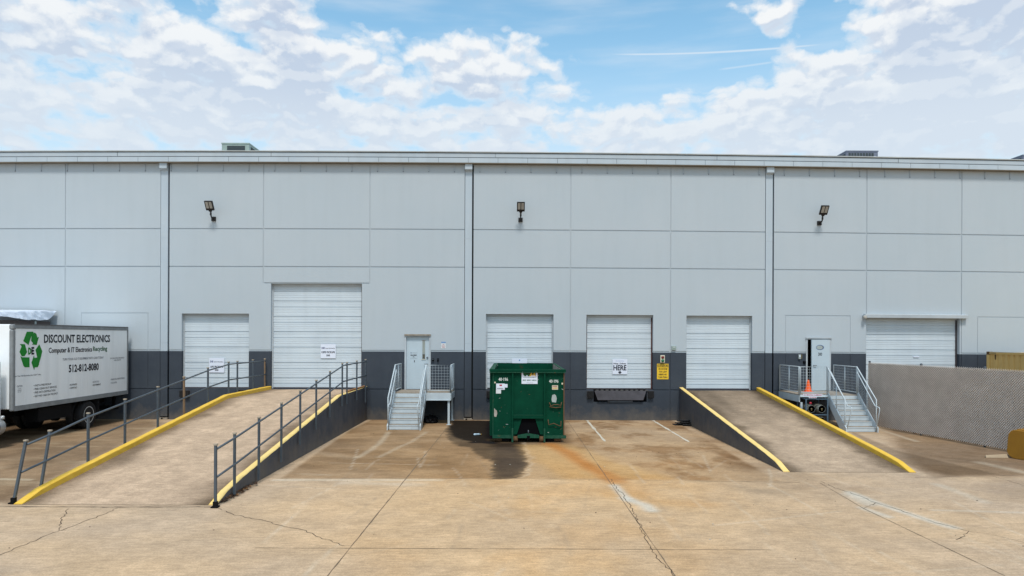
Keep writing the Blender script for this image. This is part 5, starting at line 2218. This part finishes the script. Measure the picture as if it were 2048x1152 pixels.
ct.add(vs, fs, 'tarp')
co = ct.build('roof_cover', t2)
sm_ = co.modifiers.new('thick', 'SOLIDIFY')
sm_.thickness = .012
b = MB()
for xx in (-.2, -2.3):
    for yy in (-1.6, -2.7):
        b.lathe([(.29, -.13), (.47, -.12), (.49, -.08), (.49, .08), (.47, .12), (.29, .13)], 'rubber', (xx, yy, .493), 'x', 24)
b.box(-2.0, -.5, -7, -.1, .85, 1.09, 'chassis')
b.build('running_gear', t2)

# ================================================================= RIGHT SIDE
# slatted chain link fence
f0 = P(1736, 850, 25.9)
f0.z = 0
f1 = G(2012, 903)
f1.z = 0
fd = (f1 - f0).normalized()
fang = math.atan2(fd.y, fd.x)
fence = thing('slatted_fence', 'tall grey brown chain link fence with privacy slats right of the stairs', 'fence', f0, fang)
FL = 14.0
FH = 2.40


def fence_mat():
    mt = bpy.data.materials.new('slatted_mesh')
    mt.use_nodes = True
    N, K = mt.node_tree.nodes, mt.node_tree.links
    b = N['Principled BSDF']
    b.inputs['Roughness'].default_value = .6
    tc = N.new('ShaderNodeTexCoord')
    nz = N.new('ShaderNodeTexNoise')
    nz.inputs['Scale'].default_value = 1.3
    nz.inputs['Detail'].default_value = 7
    K.new(tc.outputs['Object'], nz.inputs['Vector'])
    mx = N.new('ShaderNodeMix')
    mx.data_type = 'RGBA'
    K.new(nz.outputs['Fac'], mx.inputs['Factor'])
    mx.inputs[6].default_value = (.44, .385, .35, 1)
    mx.inputs[7].default_value = (.37, .325, .30, 1)
    K.new(mx.outputs[2], b.inputs['Base Color'])
    return mt


M['slat'] = fence_mat()
M['slatwire'] = mat('slat_wire', (.84, .77, .71), .5, vscale=2)
M['slatgap'] = mat('slat_shadow_gap', (.16, .14, .13), .8)
sl_ = MB()
# backing of upright slats
x = .0
while x < FL:
    sl_.box(x, x + .050, .004, .012, .08, FH - .03, 'slat')
    x += .056
sl_.box(0, FL, .016, .019, .08, FH - .04, 'slatgap')
sl_.build('slat_panel', fence)
wr_ = MB()
pitch = .079
hgt = FH - .06
n = int((FL + hgt) / pitch)
for i in range(n):
    s0 = -hgt + i * pitch
    for sg_ in (1, -1):
        a0, a1 = s0, s0 + hgt
        za, zb = (.06, .06 + hgt)
        c0, c1 = max(a0, 0), min(a1, FL)
        if c1 <= c0:
            continue
        if sg_ > 0:
            p0_, p1_ = (c0, za + (c0 - a0)), (c1, za + (c1 - a0))
        else:
            p0_, p1_ = (c0, zb - (c0 - a0)), (c1, zb - (c1 - a0))
        r_ = .013 if sg_ > 0 else .003
        wr_.tube([(p0_[0], -.006 if sg_ > 0 else -.014, p0_[1]), (p1_[0], -.006 if sg_ > 0 else -.014, p1_[1])], r_, 'slatwire', 4, cap=False)
for i in range(int(FL / .079)):
    x = i * .079 + .02
    wr_.tube([(x, -.008, FH - .03), (x + .015, -.008, FH + .025)], .006, 'slatwire', 4)
wr_.build('wire_mesh', fence)
for i in range(6):
    b = MB()
    x = .0 + i * 2.55
    b.tube([(x, .06, .004), (x, .06, FH + .02)], .035, 'rail', 12)
    b.lathe([(.045, FH + .02), (.04, FH + .05), (.012, FH + .07)], 'rail', (x, .06, 0), 'z', 12)
    b.build('post', fence)
b = MB()
b.tube([(0, .06, FH - .06), (FL, .06, FH - .06)], .021, 'rail', 8)
b.build('top_rail', fence)
b = MB()
b.tube([(0, .04, .06), (FL, .04, .06)], .01, 'black', 6)
b.build('tension_wire', fence)

# shipping container behind the fence
c0 = P(1973.5, 703, 26.6)
ctn = thing('shipping_container', 'tan yellow corrugated shipping container with rust behind the fence', 'shipping container', (c0.x, c0.y, 0), YAW - R(89))
CH, CL_ = c0.z, 6.06
b = MB()
prof = []
x = .16
while x < CL_ - .16:
    prof += [(x, .0), (x + .07, .0), (x + .105, .036), (x + .175, .036), (x + .21, .0)]
    x += .278
prof = [(p_[0], p_[1] + .02) for p_ in prof if p_[0] < CL_ - .12]
vs = [(p_[0], p_[1], .16) for p_ in prof] + [(p_[0], p_[1], CH - .10) for p_ in prof]
n = len(prof)
b.add(vs, [(i, i + 1, n + i + 1, n + i) for i in range(n - 1)], 'container')
b.build('side_panel', ctn, fix=False)
b = MB()
b.box(.02, .05, .07, 2.4, .16, CH - .05, 'container')
b.box(CL_ - .05, CL_ - .02, .07, 2.4, .16, CH - .05, 'container')
b.box(.05, CL_ - .05, 2.36, 2.4, .16, CH - .05, 'container')
b.box(.05, CL_ - .05, .07, 2.36, CH - .05, CH - .03, 'container')
b.box(.05, CL_ - .05, .07, 2.36, .12, .16, 'container')
b.build('shell', ctn)
b = MB()
b.box(.16, CL_ - .16, -.01, .06, CH - .10, CH - .012, 'container')
b.box(.16, CL_ - .16, -.014, .0, CH - .022, CH - .004, 'cream')
b.build('top_rail', ctn)
b = MB()
b.box(.16, CL_ - .16, -.01, .06, .02, .159, 'container')
b.build('bottom_rail', ctn)
for xx in (.0, CL_ - .16):
    for yy in (-.015, 2.28):
        b = MB()
        b.box(xx, xx + .16, yy, yy + .14, CH - .12, CH, 'rustedge')
        b.box(xx + .002, xx + .158, yy + .002, yy + .138, .16, CH - .12, 'container')
        b.box(xx, xx + .16, yy, yy + .14, .0, .158, 'rustedge')
        b.build('corner_casting', ctn, bevel=.01)
b = MB()
for i in range(5):
    x = .22 + i * .06
    b.prism([(x, CH - .095), (x + .02, CH - .095), (x + .045, CH - .03), (x + .025, CH - .03)], 'y', -.013, -.0105, 'ink')
b.prism([(.42, CH - .11), (.48, CH - .11), (.47, CH - .28), (.45, CH - .31), (.43, CH - .26)], 'y', .0, .015, 'rustedge')
b.build('hazard_mark', ctn)

# ochre rounded panel at the right edge of the picture
q0 = G(2013, 915)
och = thing('ochre_bin', 'ochre plastic bin with rounded corner at the right edge of the picture', 'bin', q0, fang + R(8))
b = MB()
pts = []
w_, h_, r_ = 1.3, .80, .22
for (cx, cz, a0) in ((r_, r_, 180), (w_ - r_, r_, 270), (w_ - r_, h_ - r_, 0), (r_ + .03, h_ - r_, 90)):
    for k_ in range(7):
        a = R(a0 + k_ * 15)
        pts.append((cx + r_ * math.cos(a), cz + r_ * math.sin(a)))
pts = [(a_, max(z_, .0) + .004) for a_, z_ in pts]
b.prism(pts, 'y', 0, .55, 'ochre')
b.build('bin_body', och, bevel=.02)
b = MB()
b.box(.25, w_ - .25, .05, .50, h_ + .003, h_ + .03, 'ochre')
b.build('lid', och, bevel=.01)

# litter
def crumple(name, label, cat, loc, sx, sy, sz, m_, seed, rot=0, cuts=3):
    rg_ = random.Random(seed)
    bm = bmesh.new()
    bmesh.ops.create_icosphere(bm, subdivisions=cuts, radius=1)
    for v in bm.verts:
        k_ = 1 + rg_.uniform(-.18, .18)
        v.co = Vector((v.co.x * sx * k_, v.co.y * sy * k_, max(v.co.z * k_, -.55) * sz))
    mz = min(v.co.z for v in bm.verts)
    for v in bm.verts:
        v.co.z -= mz
    me = bpy.data.meshes.new(name)
    bm.to_mesh(me)
    bm.free()
    me.materials.append(M[m_])
    o = bpy.data.objects.new(name, me)
    COL.objects.link(o)
    o.location = loc
    o.rotation_euler = (0, 0, rot)
    return tag(o, label, cat)


g0 = G(862, 846)
crumple('bin_bag', 'black bin bag in the dark under the left landing', 'bin bag', (g0.x, g0.y, .004), .26, .22, .2, 'bag', 3)
g0 = G(1991, 915)
cdb = MB()
cdb.add([(-.30, -.05, .004), (.30, -.09, .004), (.34, .05, .01), (-.22, .10, .02), (-.28, .0, .07), (.30, -.02, .10), (.31, .08, .05), (-.2, .12, .03)],
        [(0, 1, 5, 4), (4, 5, 6, 7), (0, 4, 7, 3), (1, 2, 6, 5), (0, 3, 2, 1), (3, 7, 6, 2)], 'cardboard')
o = cdb.build('cardboard_piece')
o.location = (g0.x, g0.y, 0)
tag(o, 'folded brown cardboard scrap lying beside the ochre bin', 'cardboard')
g0 = G(954, 871)
bt = thing('water_bottle', 'crushed pale blue plastic bottle on the dark wet stain', 'bottle', (g0.x, g0.y, .036), R(20))
b = MB()
b.lathe([(.02, -.12), (.036, -.10), (.036, -.02), (.030, .0), (.036, .03), (.034, .07), (.014, .11), (.014, .13)], 'bottle', axis='x', n=12)
b.build('bottle_body', bt)
b = MB()
b.lathe([(.017, .131), (.017, .15)], 'gold', axis='x', n=10)
b.build('cap', bt)
# broken black mat pieces at the foot of the right ramp
g0 = G(1371, 851)
mt_ = MB()
for k_, (x_, y_, w_, d_, r2) in enumerate(((-.16, .16, .50, .34, 4), (.14, -.12, .56, .30, -6), (-.10, .10, .46, .30, 9), (.10, .0, .50, .30, -10), (-.05, .12, .40, .26, 14), (.02, .06, .42, .22, -3))):
    T = Matrix.Translation((x_, y_, .004 + k_ * .034)) @ Matrix.Rotation(R(r2), 4, 'Z')
    mt_.box(-w_ / 2, w_ / 2, -d_ / 2, d_ / 2, 0, .026, 'rubber', T=T)
    for i in range(5):
        mt_.box(-w_ / 2 + i * w_ / 5 + .01, -w_ / 2 + i * w_ / 5 + .03, -d_ / 2 + .01, d_ / 2 - .01, .0265, .033, 'leveler', T=T)
o = mt_.build('rubber_mat')
o.location = (g0.x, g0.y, 0)
tag(o, 'broken black rubber mat pieces at the foot of the right ramp wall', 'rubber mat')
# planks on the head of the left ramp's kerb
for i, (a_, b2, z_, lab) in enumerate((((-5.86, 24.3), (-5.80, 27.0), 1.345, 'weathered orange plank lying on the kerb at the ramp head'),
                                       ((-6.12, 23.9), (-5.95, 26.6), 1.222, 'weathered plank lying on the deck beside the kerb at the ramp head'))):
    pa, pb = L(*a_, z_), L(*b2, z_)
    dr = (pb - pa)
    b = MB()
    ln_ = dr.length
    b.box(-.05, .05, 0, ln_, 0, .035, 'wood')
    o = b.build('wood_plank', bevel=.004)
    o.location = pa
    o.rotation_euler = (0, 0, math.atan2(dr.y, dr.x) - math.pi / 2)
    tag(o, lab, 'plank', 'old planks at the ramp head')


def leaves(name, label, pts, n, spread, seed):
    rg_ = random.Random(seed)
    b = MB()
    for i in range(n):
        a_, c_ = rg_.choice(list(zip(pts[:-1], pts[1:])))
        p_ = Vector(a_).lerp(Vector(c_), rg_.random()) + Vector((rg_.gauss(0, spread), rg_.gauss(0, spread), 0))
        s_ = rg_.uniform(.02, .06)
        z_ = .006 + rg_.random() * .05
        T = Matrix.Translation((p_.x, p_.y, z_)) @ Matrix.Rotation(rg_.random() * 6, 4, 'Z') @ Matrix.Rotation(rg_.uniform(-.6, .6), 4, 'X')
        b.add([(-s_, 0, 0), (0, -s_ * .45, .006), (s_, 0, 0), (0, s_ * .45, .006)], [(0, 1, 2, 3)], rg_.choice(['leaf', 'leaf', 'wood']), T=T)
    o = b.build(name, fix=False)
    return tag(o, label, 'leaves', kind='stuff')


leaves('dead_leaves', 'dead leaves along the foot of the left ramp wall', [G(436, 1008), G(470, 990), G(505, 968)], 260, .06, 1)
leaves('dead_leaves', 'dark weeds against the left ramp wall further up', [G(566, 928), G(580, 915)], 160, .05, 2)
leaves('dead_leaves', 'dead leaves at the toe of the right ramp wall', [G(1512, 912), G(1535, 925)], 110, .06, 3)
leaves('dead_leaves', 'thin line of leaves and dirt along the fence foot', [G(1800, 862), G(1960, 890)], 60, .03, 4)
